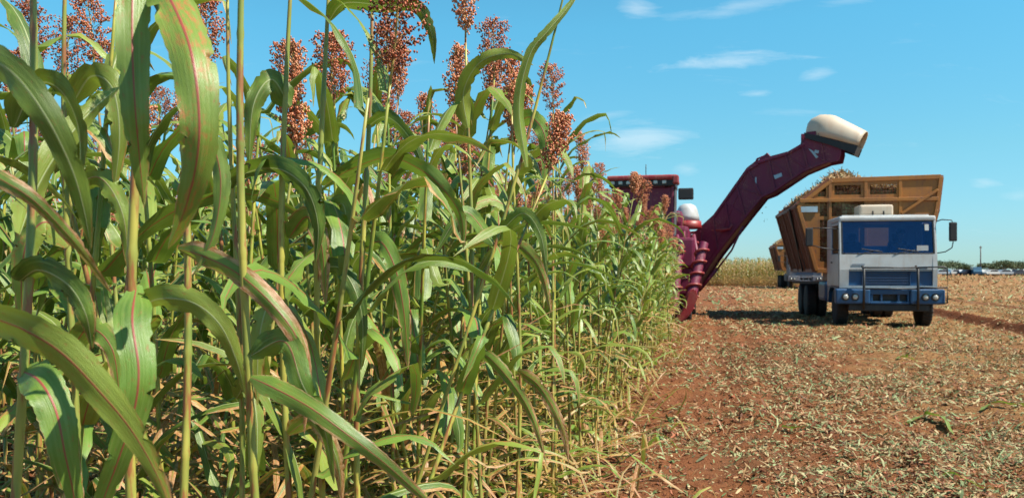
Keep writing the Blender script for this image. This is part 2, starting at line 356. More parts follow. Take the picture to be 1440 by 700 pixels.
# ------------------------------------------------------------------ sorghum prototypes
def make_panicle(rg, kind, lod=0):
    """seed head standing on z=0; kind: loose / compact / plume"""
    g_ = Geo(); Lh = {'loose': rg.uniform(.24, .30), 'compact': rg.uniform(.17, .21), 'plume': rg.uniform(.25, .31)}[kind]
    base = {'loose': .48, 'compact': .78, 'plume': .66}[kind]
    bend = rg.normal(0, .02, 2)
    zs = np.linspace(-.02, Lh * .9, 8); rp = np.c_[bend[0] * (zs / Lh) ** 2, bend[1] * (zs / Lh) ** 2, zs]
    V, Q, T = tube(rp, np.linspace(.004, .0015, 8), 5); g_.add(V, Q, T, R=(.5, .3, .5), mi=1)
    nb = {'loose': 40, 'compact': 56, 'plume': 44}[kind]; base += rg.normal(0, .13); pts = []; sh = []
    if lod: nb = nb // 2
    for i in range(nb):
        f = (i + rg.random()) / nb; z = Lh * (.04 + .8 * f)
        env = {'loose': .074 * math.sin(math.pi * min(1, .12 + .82 * f)) ** .7, 'compact': .05 * math.sin(math.pi * (.12 + .8 * f)) ** .6, 'plume': .05 * math.sin(math.pi * (.2 + .7 * f)) ** .8}[kind]
        phi = i * 2.4 + rg.normal(0, .3); ln = env * rg.uniform(.75, 1.2); up = {'loose': .9, 'compact': .6, 'plume': 1.2}[kind]
        k = {0: {'loose': 20, 'compact': 15, 'plume': 19}[kind], 1: 6}[1 if lod else 0]
        q = np.linspace(.35 if kind == 'loose' else .2, 1, k)
        droop = -.25 * ln * q ** 2 if kind == 'loose' else 0
        P = np.c_[np.cos(phi) * ln * q, np.sin(phi) * ln * q, z + ln * up * q + droop] + rg.normal(0, .0065 if kind == 'loose' else .0055, (k, 3))
        P[:, 0] += bend[0] * f * f; P[:, 1] += bend[1] * f * f
        if not lod:
            o = np.array([[0, 0, z]]); pp = np.vstack([o, P[len(P) // 2], P[-1]]); V, Q, T = tube(pp, .0011, 3); g_.add(V, Q, T, R=(.4, .4, .4), mi=1)
        pts.append(P); sh.append(np.clip(rg.normal(base + .12 * (rg.random() - .5), .17, k), 0, 1))
    P = np.concatenate(pts); V, T, R = blobs(P, (.0036 if kind == 'loose' else .0040) * (2.1 if lod else 1), rg, 1.45, np.concatenate(sh))
    g_.add(V, None, T, R=R, mi=0); return g_
def leaf_path(rg, z0, phi, length, a0, droop, n):
    """arching blade starting up the stalk: a0 start angle from the vertical"""
    s = np.linspace(0, 1, n); ang = a0 + droop * s ** 1.35 + .22 * np.sin(s * rg.uniform(6, 14) + rg.uniform(0, 6)) * s
    if rg.random() < .4: ang = ang + rg.uniform(.5, 1.3) * (s > rg.uniform(.3, .75))
    ang = np.minimum(ang, math.pi - .05); ds = length / (n - 1)
    h = np.concatenate([[0], np.cumsum(np.sin(ang[:-1]) * ds)]); z = z0 + np.concatenate([[0], np.cumsum(np.cos(ang[:-1]) * ds)])
    sw = rg.normal(0, .25); ph = phi + sw * s ** 2
    P = np.c_[np.cos(ph) * h, np.sin(ph) * h, np.maximum(z, .03)]
    side0 = np.c_[-np.sin(ph), np.cos(ph), np.zeros(n)]
    T = unit(np.gradient(P, axis=0)); Nn = np.cross(side0, T); tw = rg.normal(0, .55) * s ** 1.5
    return P, side0 * np.cos(tw)[:, None] + Nn * np.sin(tw)[:, None]
def make_plant(rg, H, lod=0, kind='loose', nl=None):
    """returns stalk Geo, list of leaf Geos, panicle Geo, top point"""
    lean = rg.normal(0, .05, 2); zs = np.linspace(0, H, 14 if not lod else 6)
    px = lean[0] * (zs / H) ** 1.6 * H; py = lean[1] * (zs / H) ** 1.6 * H
    path = np.c_[px, py, zs]; st = Geo(); nodes = np.arange(.12, H - .35, .17)
    if not lod:
        zz = np.sort(np.concatenate([zs, nodes, nodes - .012, nodes + .012])); path2 = np.c_[np.interp(zz, zs, px), np.interp(zz, zs, py), zz]
        rad = np.interp(zz, [0, .4, H - .5, H], [.0098, .0088, .0062, .0034]); isn = np.isclose(zz[:, None], nodes[None]).any(1); rad = rad * np.where(isn, 1.22, 1)
        V, Q, T = tube(path2, rad, 8)
    else: V, Q, T = tube(path, np.interp(zs, [0, H], [.0095, .004]), 4)
    st.add(V, Q, T, R=(rg.random(), rg.random() * .5, rg.random()))
    leaves = []; phi = rg.uniform(0, 6.28); nl = nl or int(rg.integers(12, 15))
    lz = np.linspace(.16, H - .10, nl) + rg.normal(0, .03, nl)
    for i, z0 in enumerate(lz):
        f = z0 / H; ph = phi + math.pi * (i % 2) + rg.normal(0, .35)
        low = f < .38; dry = np.clip(rg.normal(.75, .22), 0, 1) if (low and rg.random() < .6) or rg.random() < .07 else np.clip(rg.normal(.16 + .4 * max(0, .5 - f), .14), 0, .6)
        ln = rg.uniform(.38, .72) * (1 if .25 < f < .8 else .75); wd = rg.uniform(.046, .082) * (.9 if low else 1) * (1 if dry < .5 else .6)
        if lod: wd *= 1.25; ln *= .9
        P, sd = leaf_path(rg, 0, ph, ln, rg.uniform(.25, .6) if not low else rg.uniform(.6, 1.1), rg.uniform(1.5, 2.5), 13 if not lod else 6)
        P = P + np.array([np.interp(z0, zs, px), np.interp(z0, zs, py), z0]); P[:, 2] = np.maximum(P[:, 2], .03)
        V, Q, UV, R = ribbon(P, wd, sd, 4 if not lod else 2, rg.uniform(.15, .5), rg.uniform(.08, .34), rg, rg.uniform(2.5, 6), dry)
        l_ = Geo(); l_.add(V, Q, None, UV, R); leaves.append(l_)
    top = np.array([px[-1], py[-1], H]); pan = make_panicle(rg, kind, lod)
    return st, leaves, pan, top
KINDS = ['loose', 'loose', 'plume', 'compact', 'loose', 'plume', 'loose', 'plume']
HS = [2.12, 2.02, 2.08, 1.98, 2.18, 2.0, 2.10, 1.92, 2.06, 2.14]
MATS3 = [M['leaf'], M['stalk'], M['grain']]
protos = []
for i in range(10):
    rg = np.random.default_rng(100 + i); st, lv, pan, top = make_plant(rg, HS[i], 0, KINDS[i % 8])
    ms = st.mesh('stalk', [M['stalk']]); ml = [l_.mesh('leaf', [M['leaf']]) for l_ in lv]; mp = pan.mesh('seed_head', [M['grain'], M['stalk']], smooth=True)
    allf = Geo()
    for l_ in lv:
        V, Q, T, UV, R, _, _ = l_.cat(); allf.add(V, Q, T, UV, R)
    mf = allf.mesh('foliage', [M['leaf']])
    protos.append(dict(stalk=ms, leaves=ml, pan=mp, fol=mf, top=top, kind=KINDS[i % 8]))
lods = []
for i in range(12):
    rg = np.random.default_rng(300 + i); H = rg.uniform(1.9, 2.15); st, lv, pan, top = make_plant(rg, H, 1, KINDS[i % 8], 12)
    g_ = Geo()
    V, Q, T, UV, R, _, _ = st.cat(); g_.add(V, Q, T, UV, R, 1)
    for l_ in lv:
        V, Q, T, UV, R, _, _ = l_.cat(); g_.add(V, Q, T, UV, R, 0)
    V, Q, T, UV, R, QM, TM = pan.cat(); V = V + top
    g_.add(V, Q, None, UV, R, 1); g_.n -= len(V); g_.V.pop(); g_.UV.pop(); g_.R.pop()
    g_.add(V, None, T[TM == 0], UV, R, 2)
    lods.append(g_.cat())

def put_plant(k, x, y, rz, sc, label, group, parts=True, tilt=(0, 0), head=True):
    p = protos[k]; r = empty('sorghum_plant', (x, y, 0), rz); r.scale = (sc, sc, sc); r.rotation_euler = (tilt[0], tilt[1], rz)
    tag(r, label, 'sorghum plant', group)
    link('stalk', p['stalk'], r)
    if parts:
        for ml in p['leaves']: link('leaf', ml, r)
    else: link('foliage', p['fol'], r)
    if head: o = link('seed_head', p['pan'], r); o.location = p['top']
    return r

# ------------------------------------------------------------------ ground
def vnoise(x, y, seed):
    r = np.random.default_rng(seed).random((256, 256)); xi = np.floor(x).astype(int); yi = np.floor(y).astype(int); fx = x - xi; fy = y - yi
    fx = fx * fx * (3 - 2 * fx); fy = fy * fy * (3 - 2 * fy); a = lambda i, j: r[i % 256, j % 256]
    return (a(xi, yi) * (1 - fx) + a(xi + 1, yi) * fx) * (1 - fy) + (a(xi, yi + 1) * (1 - fx) + a(xi + 1, yi + 1) * fx) * fy - .5
def ground_z(x, y):
    x = np.asarray(x, float); y = np.asarray(y, float); r = np.hypot(x, y)
    z = .10 * vnoise(x * .25, y * .25, 1) + .07 * vnoise(x * .9, y * .9, 2) + .055 * vnoise(x * 3.1, y * 3.1, 3) + .045 * vnoise(x * 7, y * 7, 4) + .02 * vnoise(x * 15, y * 15, 5)
    tt = (x + 1) * RR[0] + y * RR[1]
    z = z + .02 * np.sin(tt * 2 * math.pi / .7) * (tt < 0) + .018 * np.sin(tt * 2 * math.pi / .62 + 1.2 * vnoise(x * .5, y * .5, 31)) * (tt > 1)
    # furrow ridge right of the truck, wheel tracks beside the crop
    wob = .12 * vnoise(x * .3, y * .3, 12)
    for c0, a_ in ((8.2, .24), (10.1, .08), (12.2, .12), (6.0, .05), (15, .1), (18.5, .12), (22, .1), (27, .12), (33, .12)):
        q = tt - c0 + wob; z = z + a_ * np.exp(-(q / .2) ** 2) - .6 * a_ * np.exp(-((q - .4) / .28) ** 2)
    for c0 in (1.1, 3.2): z = z - .03 * np.exp(-((tt - c0) / .25) ** 2)
    fade = np.clip((70 - r) / 50, 0, 1)
    return z * fade
u_ = np.linspace(-1, 1, 640); bx_ = 11.2
ax = np.sinh(u_ * bx_) / math.sinh(bx_) * 3500
ax = np.where(np.abs(u_) < .999, ax, ax)
gx = np.concatenate([-np.geomspace(3500, 12, 70), np.linspace(-11.8, 26, 560), np.geomspace(26.5, 3500, 70)])
gy = np.concatenate([-np.geomspace(800, 2, 30), np.linspace(-1.9, 12, 330), np.linspace(12.08, 40, 320), np.geomspace(40.3, 3500, 130)])
XX, YY = np.meshgrid(gx, gy, indexing='ij'); ZZ = ground_z(XX, YY)
gg = Geo(); gg.add(np.stack([XX, YY, ZZ], -1).reshape(-1, 3), grid_quads(len(gx), len(gy))[:, ::-1])
tag(link('ground', gg.mesh('ground', [M['ground']])), 'red brown field soil with scattered straw', kind='structure')

# litter chips
def chips(P, ln, wd, rg, shade, lift=.012, tiltamp=.35):
    n = len(P); az = rg.uniform(0, 6.28, n); tl = rg.normal(0, tiltamp, n); rl = rg.normal(0, tiltamp * 1.3, n); curl = rg.uniform(-.25, .4, n)
    D = np.c_[np.cos(az) * np.cos(tl), np.sin(az) * np.cos(tl), np.sin(tl)]; Sd = unit(np.cross(D, np.array([0, 0, 1.0])) * np.cos(rl)[:, None] + np.array([0, 0, 1.0]) * np.sin(rl)[:, None])
    Nn = np.cross(Sd, D); V = np.zeros((n, 6, 3))
    for i, (f, wf) in enumerate(((-1, .6), (0, 1), (1, .45))):
        c = P + D * (f * ln / 2)[:, None] + Nn * ((1 - f * f) * curl * ln * .5)[:, None]
        V[:, 2 * i] = c - Sd * (wd * wf / 2)[:, None]; V[:, 2 * i + 1] = c + Sd * (wd * wf / 2)[:, None]
    lo = V[:, :, 2].min(1) - P[:, 2]; V[:, :, 2] += np.maximum(0, -lo - .006)[:, None] + lift * rg.random(n)[:, None]
    Q = np.array([[0, 1, 3, 2], [2, 3, 5, 4]])[None] + (np.arange(n) * 6)[:, None, None]
    R = np.zeros((n, 6, 3)); R[:, :, 0] = shade[:, None]
    return V.reshape(-1, 3), Q.reshape(-1, 4), R.reshape(-1, 3)
def scatter(n, dmin, dmax, rg, pxmin=-60, pxmax=1500):
    d = np.sqrt(rg.uniform(dmin ** 2, dmax ** 2, n)); px = rg.uniform(pxmin, pxmax, n); x = (px - CX) / F * d
    return x, d
lg = Geo()
for (n, d0, d1, lo, hi, wmax) in [(80000, 3.8, 8, .018, .10, .020), (105000, 8, 16, .025, .12, .025), (100000, 16, 34, .04, .16, .038), (26000, 34, 75, .12, .4, .09), (16000, 75, 200, .3, .9, .2)]:
    x, y = scatter(n, d0, d1, rng); tt = (x + 1) * RR[0] + y * RR[1]
    dens = .9 * np.clip(.42 + (tt - .2) / 2.0, .3, 1) * np.clip(.80 + 1.9 * vnoise(x * .8, y * .8, 9) + 1.2 * vnoise(x * 2.7, y * 2.7, 19), .12, 1); dens = np.where(tt < 0, .5, dens) * (1 - .85 * np.exp(-((tt - 8.25) / .35) ** 2)) * (1 - .6 * np.exp(-((tt - 12.2) / .3) ** 2))
    k = rng.random(n) < dens; x = x[k]; y = y[k]; tt = tt[k]; n = len(x)
    P = np.c_[x, y, ground_z(x, y)]; ln = rng.uniform(lo, hi, n) * rng.uniform(.5, 1, n) * np.where(rng.random(n) < .04, 2.3, 1); wd = rng.uniform(.25, 1, n) * wmax
    sh = rng.beta(1.25, 1.3, n) * .95; gr = rng.random(n) < .16; sh[gr] = rng.uniform(.68, .88, gr.sum()); rd = rng.random(n) < .05; sh[rd] = 1
    V, Q, R = chips(P, ln, wd, rng, sh); lg.add(V, Q, R=R)
tag(link('straw_litter', lg.mesh('straw_litter', [M['litter']], smooth=False)), 'chopped leaves and straw strewn over the harvested ground', 'crop litter', kind='stuff')
cg = Geo(); x, y = scatter(16000, 3.6, 24, rng); tt = (x + 1) * RR[0] + y * RR[1]; k = (rng.random(16000) < np.clip(1.1 - tt / 5, .25, 1)); x = x[k]; y = y[k]
C = np.c_[x, y, ground_z(x, y) + .002]; V, T, R = blobs(C, .014, rng, .8); V = V + rng.normal(0, .0025, V.shape)
big = rng.random(len(C)) < .06; Vr = V.reshape(-1, 6, 3); Vr[big] = C[big][:, None] + (Vr[big] - C[big][:, None]) * rng.uniform(1.6, 3.2, (big.sum(), 1, 1)); cg.add(Vr.reshape(-1, 3), None, T, R=R)
tag(link('soil_clods', cg.mesh('soil_clods', [M['clod']], smooth=False)), 'crumbs and clods of red soil lying over the ground', 'soil clods', kind='stuff')

# ------------------------------------------------------------------ hero plants: the nearest stalks with the big leaves seen against the lens
def hero(pxb, pxt, d, H, kind, leaves, label, seed, pan=True, rs=1.0, dry=0.2, group=None):
    """pxb/pxt: where the stalk stands and where its top is, d its distance; leaves: (width m, r3, dry, roll, [(px,py,dist)...])"""
    bx, by = (pxb - CX) / F * d, d; tx = (pxt - CX) / F * d; r = empty('sorghum_plant', (bx, by, float(ground_z(bx, by)) - .02)); tag(r, label, 'sorghum plant', group)
    rg = np.random.default_rng(seed); o = np.array(r.location)
    zs = np.linspace(0, H, 16); P = np.c_[(tx - bx) * (zs / H) + .015 * np.sin(zs * 3 + seed), .02 * np.sin(zs * 2.3 + seed), zs]
    nodes = np.arange(.15, H - .3, .19); zz = np.sort(np.concatenate([zs, nodes, nodes - .012, nodes + .012])); P2 = np.c_[np.interp(zz, zs, P[:, 0]), np.interp(zz, zs, P[:, 1]), zz]
    rad = np.interp(zz, [0, .4, H - .5, H], [.0095, .0085, .0065, .0035]) * rs * np.where(np.isclose(zz[:, None], nodes[None]).any(1), 1.2, 1)
    V, Q, T = tube(P2, rad, 10); link('stalk', Geo().add(V, Q, T, R=(.5, dry, .5)).mesh('stalk', [M['stalk']]), r)
    for (wd, r3, dr, roll, pts) in leaves:
        wd *= .88; W = spline([at(*p) for p in pts], 56); view = unit(W - np.array([0, 0, CAMZ])); Tn = unit(np.gradient(W, axis=0)); sd = unit(np.cross(Tn, view)); nn = np.cross(Tn, sd)
        if isinstance(roll, tuple): a = np.radians(np.linspace(roll[0], roll[1], 56))
        else: a = np.full(56, math.radians(roll))
        sd = sd * np.cos(a)[:, None] + nn * np.sin(a)[:, None]
        V, Q, UV, R = ribbon(W - o, wd, sd, 8, rg.uniform(.12, .35), rg.uniform(.10, .24), rg, rg.uniform(2, 4.5), min(1, dr + .12), r3)
        link('leaf', Geo().add(V, Q, None, UV, R).mesh('leaf', [M['leaf']]), r)
    if pan:
        po = link('seed_head', make_panicle(rg, kind).mesh('seed_head', [M['grain'], M['stalk']]), r); po.location = P[-1]
    return r
hero(190, 212, 1.25, 2.25, 'loose', [
    (.060, .85, .05, (15, -10), [(200, -90, 1.24), (188, -30, 1.2), (186, 60, 1.17), (190, 150, 1.16), (197, 230, 1.18), (203, 290, 1.2)]),
    (.074, .95, .06, (-15, 20), [(214, -40, 1.24), (240, 0, 1.15), (268, 70, 1.08), (280, 160, 1.06), (276, 230, 1.07), (258, 300, 1.1), (236, 350, 1.14)]),
    (.058, .9, .10, (10, -20), [(192, 400, 1.24), (186, 450, 1.18), (195, 520, 1.15), (188, 580, 1.15), (165, 650, 1.16), (140, 720, 1.18), (130, 790, 1.2)]),
    (.050, .2, .02, (30, 0), [(198, 432, 1.25), (225, 420, 1.22), (270, 425, 1.2), (308, 455, 1.2), (332, 505, 1.22), (345, 555, 1.25)]),
], 'tall sorghum plant nearest the lens with two broad hanging leaves beside its thick stalk', 1, rs=1.0)
hero(-75, -60, 1.05, 2.3, 'loose', [
    (.050, .3, .03, (25, 10), [(-62, 60, 1.05), (-30, 75, 1.02), (20, 105, 1.0), (65, 165, 1.0), (100, 235, 1.02), (118, 295, 1.04), (128, 350, 1.06)]),
    (.026, .8, .45, (10, 30), [(-60, 205, 1.05), (-10, 245, 1.0), (45, 280, 1.0), (95, 330, 1.02), (130, 375, 1.05), (158, 415, 1.08)]),
    (.058, .7, .08, (50, 5), [(-70, 420, 1.05), (-30, 440, .98), (30, 462, .95), (85, 495, .95), (135, 545, .96), (185, 605, .98), (222, 670, 1.0), (248, 740, 1.02)]),
], 'sorghum plant at the left frame edge whose long leaves arch into the picture', 2)
hero(25, 30, 1.35, 2.2, 'plume', [
    (.070, .95, .18, (0, -25), [(28, 520, 1.35), (55, 535, 1.3), (78, 575, 1.28), (92, 640, 1.28), (105, 705, 1.3), (112, 790, 1.32)]),
    (.060, .4, .15, (50, 10), [(27, 395, 1.35), (55, 380, 1.32), (95, 400, 1.3), (120, 440, 1.3), (130, 490, 1.32)]),
    (.075, .2, .0, (60, 10), [(28, 330, 1.45), (55, 260, 1.5), (95, 195, 1.55), (135, 150, 1.6), (168, 122, 1.65)]),
    (.060, .1, .0, (40, 60), [(20, 180, 1.35), (50, 120, 1.33), (85, 128, 1.32), (110, 180, 1.33), (115, 260, 1.35)]),
], 'sorghum plant with a wide red ribbed leaf hanging near the lower left corner', 3)
hero(252, 248, 1.6, 2.2, 'loose', [
    (.052, .95, .46, (30, -20), [(250, 350, 1.6), (285, 360, 1.55), (335, 385, 1.5), (385, 430, 1.48), (420, 480, 1.48), (432, 540, 1.5), (428, 610, 1.52)]),
    (.050, .6, .1, (10, 40), [(250, 200, 1.6), (290, 190, 1.58), (310, 250, 1.56), (300, 330, 1.55), (270, 390, 1.55)]),
], 'sorghum plant carrying the drooping rust blotched leaf over the lower centre', 4)
hero(328, 330, 2.0, 2.2, 'plume', [
    (.075, .25, .05, (55, 0), [(328, 265, 2.0), (348, 243, 1.95), (392, 238, 1.88), (430, 265, 1.85), (447, 315, 1.86), (444, 370, 1.88)]),
    (.055, .1, .0, (15, -30), [(332, 560, 2.0), (350, 540, 1.95), (362, 600, 1.92), (358, 690, 1.92)]),
], 'straight slim sorghum stalk with one leaf arching over to the right like a hook', 5, rs=.85)
hero(350, 352, 1.5, 2.2, 'loose', [
    (.046, .9, .28, (-10, 30), [(352, 530, 1.5), (385, 545, 1.46), (435, 572, 1.43), (485, 608, 1.42), (540, 650, 1.42), (585, 690, 1.43), (630, 730, 1.45)]),
    (.055, .5, .1, (0, 40), [(352, 500, 1.5), (400, 480, 1.48), (425, 540, 1.47), (455, 600, 1.47), (470, 680, 1.48)]),
], 'sorghum plant whose pink ribbed leaf sweeps down to the bottom edge', 6)
hero(452, 458, 2.1, 2.25, 'loose', [
    (.068, .9, .12, (60, 5), [(455, 262, 2.1), (490, 240, 2.05), (545, 222, 2.0), (590, 238, 1.98), (625, 268, 1.98), (648, 305, 2.0), (652, 350, 2.02)]),
    (.060, .3, .02, (20, -10), [(458, 345, 2.1), (475, 290, 2.06), (486, 300, 2.04), (484, 370, 2.04), (478, 430, 2.06)]),
    (.055, .2, .02, (40, 10), [(462, 30, 2.1), (485, 5, 2.05), (540, 8, 2.0), (585, 10, 2.0), (606, 45, 2.0), (611, 90, 2.02)]),
    (.052, .1, .0, (10, -10), [(456, 375, 2.1), (480, 378, 2.05), (500, 410, 2.02), (510, 455, 2.02), (508, 520, 2.04)]),
], 'leafy sorghum plant with a long leaf arching right across the middle of the stand', 7)
hero(508, 515, 2.2, 2.2, 'compact', [
    (.060, .9, .28, (20, -20), [(512, 352, 2.2), (535, 340, 2.15), (555, 375, 2.12), (566, 425, 2.12), (572, 480, 2.14), (574, 520, 2.16)]),
    (.05, .2, .02, (50, 10), [(514, 180, 2.2), (545, 165, 2.15), (580, 200, 2.12), (600, 250, 2.12)]),
], 'sorghum plant with a pale leaf hanging straight down and ending in a dry point', 8)
hero(491, 812, 2.6, 2.40, 'loose', [
    (.045, .3, .0, (25, 0), [(741, 235, 2.6), (730, 150, 2.58), (745, 78, 2.56), (772, 42, 2.56), (800, 8, 2.58), (830, -40, 2.6)]),
    (.06, .5, .05, (40, 0), [(695, 345, 2.6), (660, 300, 2.56), (640, 310, 2.54), (610, 360, 2.54)]),
    (.05, .4, .05, (10, 0), [(700, 330, 2.6), (735, 300, 2.56), (760, 330, 2.54), (770, 390, 2.54)]),
], 'dark slanting sorghum stalk leaning right out of the stand against the sky', 9, pan=False, rs=.75)
hero(655, 660, 3.1, 2.3, 'plume', [
    (.075, .95, .25, (50, 0), [(658, 350, 3.1), (695, 338, 3.05), (735, 350, 3.0), (762, 385, 3.0), (775, 440, 3.0)]),
    (.075, .2, .0, (30, 0), [(658, 180, 3.1), (652, 130, 3.05), (675, 88, 3.0), (715, 76, 3.0), (750, 92, 3.0)]),
    (.06, .7, .35, (30, 0), [(656, 485, 3.1), (690, 505, 3.05), (725, 545, 3.0), (750, 590, 3.0), (768, 650, 3.0)]),
], 'sorghum plant with a pinkish leaf bending down near the right side of the stand', 10)
hero(728, 725, 3.5, 2.1, 'plume', [
    (.085, .8, .1, (15, -15), [(726, 176, 3.5), (745, 165, 3.45), (764, 185, 3.4), (768, 225, 3.4), (762, 268, 3.4)]),
    (.07, .6, .2, (50, 0), [(727, 300, 3.5), (690, 280, 3.45), (655, 300, 3.4), (630, 350, 3.4)]),
    (.06, .9, .5, (20, 0), [(728, 520, 3.5), (760, 545, 3.45), (790, 600, 3.42), (800, 650, 3.42)]),
], 'sorghum plant with one flat pale leaf hanging beside the sky at the stand edge', 11)
hero(92, 104, 1.85, 2.15, 'plume', [
    (.075, .2, .05, (30, 0), [(100, 150, 1.85), (128, 108, 1.82), (158, 125, 1.8), (168, 190, 1.8), (160, 275, 1.82)]),
    (.075, .7, .10, (30, -10), [(98, 345, 1.85), (65, 312, 1.82), (38, 340, 1.8), (30, 400, 1.8), (34, 470, 1.82)]),
    (.065, .5, .15, (20, 10), [(99, 265, 1.85), (140, 250, 1.82), (172, 300, 1.8), (182, 385, 1.82)]),
    (.065, .9, .25, (30, 0), [(96, 500, 1.85), (125, 462, 1.82), (158, 492, 1.8), (170, 575, 1.82)]),
], 'sorghum plant standing between the left frame edge and the two broad hanging leaves', 12)
hero(404, 408, 1.95, 2.2, 'loose', [
    (.070, .3, .05, (20, 0), [(408, 150, 1.95), (382, 112, 1.92), (356, 150, 1.9), (350, 240, 1.92)]),
    (.065, .85, .35, (25, 0), [(406, 335, 1.95), (432, 305, 1.92), (452, 345, 1.9), (458, 430, 1.92)]),
    (.065, .4, .15, (25, -10), [(405, 445, 1.95), (380, 425, 1.92), (364, 480, 1.9), (362, 570, 1.92)]),
    (.055, .6, .50, (30, 0), [(404, 610, 1.95), (440, 592, 1.92), (472, 640, 1.9), (482, 710, 1.92)]),
], 'sorghum plant just right of the hook shaped leaf with four short drooping blades', 13)
NH = 13

# plants set where the photograph shows their seed heads against the sky
placed = []
for (px, ytop, d, kd) in [(695, 22, 3.8, 0), (690, 78, 4.0, 2), (778, 88, 5.1, 1), (785, 152, 5.4, 2), (820, 188, 6.4, 5), (812, 232, 6.8, 7), (415, 92, 2.45, 3), (466, 38, 2.7, 0), (50, 2, 3.7, 4),
                          (95, 25, 3.9, 6), (132, -6, 3.6, 1), (150, 58, 4.3, 6), (545, 28, 3.2, 0), (530, 70, 3.6, 4), (640, 66, 3.4, 5), (345, 210, 5.5, 3), (290, -10, 3.2, 0),
                          (640, 140, 4.6, 2), (470, 48, 3.3, 6), (412, 60, 3.4, 5), (300, 130, 4.6, 2), (225, 120, 4.2, 4), (560, 60, 4.4, 5), (600, 130, 5.2, 7), (760, 205, 6.6, 2), (800, 235, 7.4, 5), (830, 262, 8.8, 7), (905, 275, 11.5, 5), (925, 290, 14.0, 2), (845, 252, 8.3, 5), (870, 262, 9.5, 2), (735, 150, 5.0, 6)]:
    p = protos[kd]; hh = p['top'][2] + .26; want = at(px, ytop, d)[2]; sc = want / hh; rz = rng.uniform(0, 6.28)
    c, s_ = math.cos(rz), math.sin(rz); tx, ty = p['top'][0] * sc, p['top'][1] * sc
    x = (px - CX) / F * d - (c * tx - s_ * ty); y = d - (s_ * tx + c * ty); placed.append((kd, x, y, rz, sc))

# the stand itself
cand = []
for rowi in range(0, 60):
    t0 = .05 + rowi * .62
    smax = 22.3 if t0 < 3.4 else 62
    step_ = .17 if rowi < 5 else (.25 if rowi < 12 else .42)
    s_ = 0.2
    while s_ < smax:
        s_ += step_ * rng.uniform(.65, 1.4)
        tt = t0 + rng.normal(0, .07); x, y = row_pt(s_, tt)
        d = y
        if d < 1.3: continue
        px = CX + F * x / d
        if px < -260 or px > 1100: continue
        r = math.hypot(x, y)
        if rowi == 0 and d < 1.9: continue
        if abs(px - 100) > 900 and r < 2: continue
        if r < 2.3 and rng.random() < .2: continue
        if any((x - q[1]) ** 2 + (y - q[2]) ** 2 < .02 for q in placed): continue
        if rowi > 14 and rng.random() < .35: continue
        if y > 30 and rng.random() < .5: continue
        cand.append((x, y, rowi, px))
# which show largest: near the lens and near the open side
cand.sort(key=lambda c: math.hypot(c[0], c[1]) * (1 + .10 * c[2]) * (1.25 if c[3] < -30 else 1))
n_ind = 300 - NH - len(placed)
def plant_label(kind, row):
    look = {'loose': 'with a loose russet seed head', 'compact': 'with a tight orange seed head', 'plume': 'with a salmon plume shaped head', 'none': 'without a seed head'}[kind]
    return 'sorghum plant %s %s' % (look, 'in the outer rows beside red soil' if row < 2 else 'deeper inside the uncut crop')
for (kd, x, y, rz, sc) in placed:
    tt = -((x + 1) * RR[0] + y * RR[1])
    put_plant(kd, x, y, rz, sc, plant_label(protos[kd]['kind'], 0 if tt < .9 else 3), 'sorghum plants of the uncut stand', True)
for i, (x, y, rowi, px) in enumerate(cand[:n_ind]):
    k = int(rng.integers(0, 10)); sc = rng.normal(.985, .055)
    r = math.hypot(x, y)
    hd_ = rng.random() < (.9 if r > 6.5 and rowi < 3 else .5 if rowi < 2 else .27) and r > 2.2
    put_plant(k, x, y, rng.uniform(0, 6.28), sc, plant_label(protos[k]['kind'] if hd_ else 'none', rowi), 'sorghum plants of the uncut stand', i < 170, (rng.normal(0, .06 if rowi else .11), rng.normal(0, .06 if rowi else .11)), hd_)
def instanced(cl, rg, scale=(.88, 1.06), dry=0, heads=1.0):
    g_ = Geo(); by = {}
    for (x, y) in cl: by.setdefault(int(rg.integers(0, len(lods))), []).append((x, y))
    for k, pts in by.items():
        V, Q, T, UV, R, QM, TM = lods[k]; pts = np.array(pts); n = len(pts); a = rg.uniform(0, 6.28, n); sc = rg.uniform(*scale, n)
        c, s_ = np.cos(a) * sc, np.sin(a) * sc
        lx = rg.normal(0, .05, n)[:, None] * V[None, :, 2]
        X = c[:, None] * V[None, :, 0] - s_[:, None] * V[None, :, 1] + pts[:, :1] + lx; Y = s_[:, None] * V[None, :, 0] + c[:, None] * V[None, :, 1] + pts[:, 1:2]
        Z = V[None, :, 2] * sc[:, None]; VV = np.stack([X, Y, Z], -1).reshape(-1, 3)
        offs = (np.arange(n) * len(V))[:, None, None]
        RR_ = np.tile(R, (n, 1)); RR_[:, 1] = np.clip(RR_[:, 1] + np.repeat(rg.normal(dry, .08, n), len(V)), 0, 1)
        # one add per material index
        base = g_.n; g_.add(VV, None, None, np.tile(UV, (n, 1)), RR_)
        for mi in range(3 if heads else 2):
            q = Q[QM == mi]; t_ = T[TM == mi]
            if len(q): g_.Q.append((q[None] + offs).reshape(-1, 4) + base); g_.QM.append(np.full(len(q) * n, mi))
            if len(t_): g_.T.append((t_[None] + offs).reshape(-1, 3) + base); g_.TM.append(np.full(len(t_) * n, mi))
    return g_
rest = [(c[0], c[1]) for c in cand[n_ind:]]
print('rest of crop', len(rest))
tag(link('sorghum_crop', instanced(rest, rng).mesh('sorghum_crop', MATS3)), 'dense rows of sorghum receding behind the nearest plants', 'sorghum crop', kind='stuff')
far = []
for i in range(2600):
    y = rng.uniform(74, 92); px = rng.uniform(800, 1135); far.append(((px - CX) / F * y, y))
tag(link('far_sorghum_crop', instanced(far, rng, (.78, 1.22), .50, 0).mesh('far_sorghum_crop', MATS3)), 'distant band of uncut crop behind the harvester and the truck', 'sorghum crop', kind='stuff')

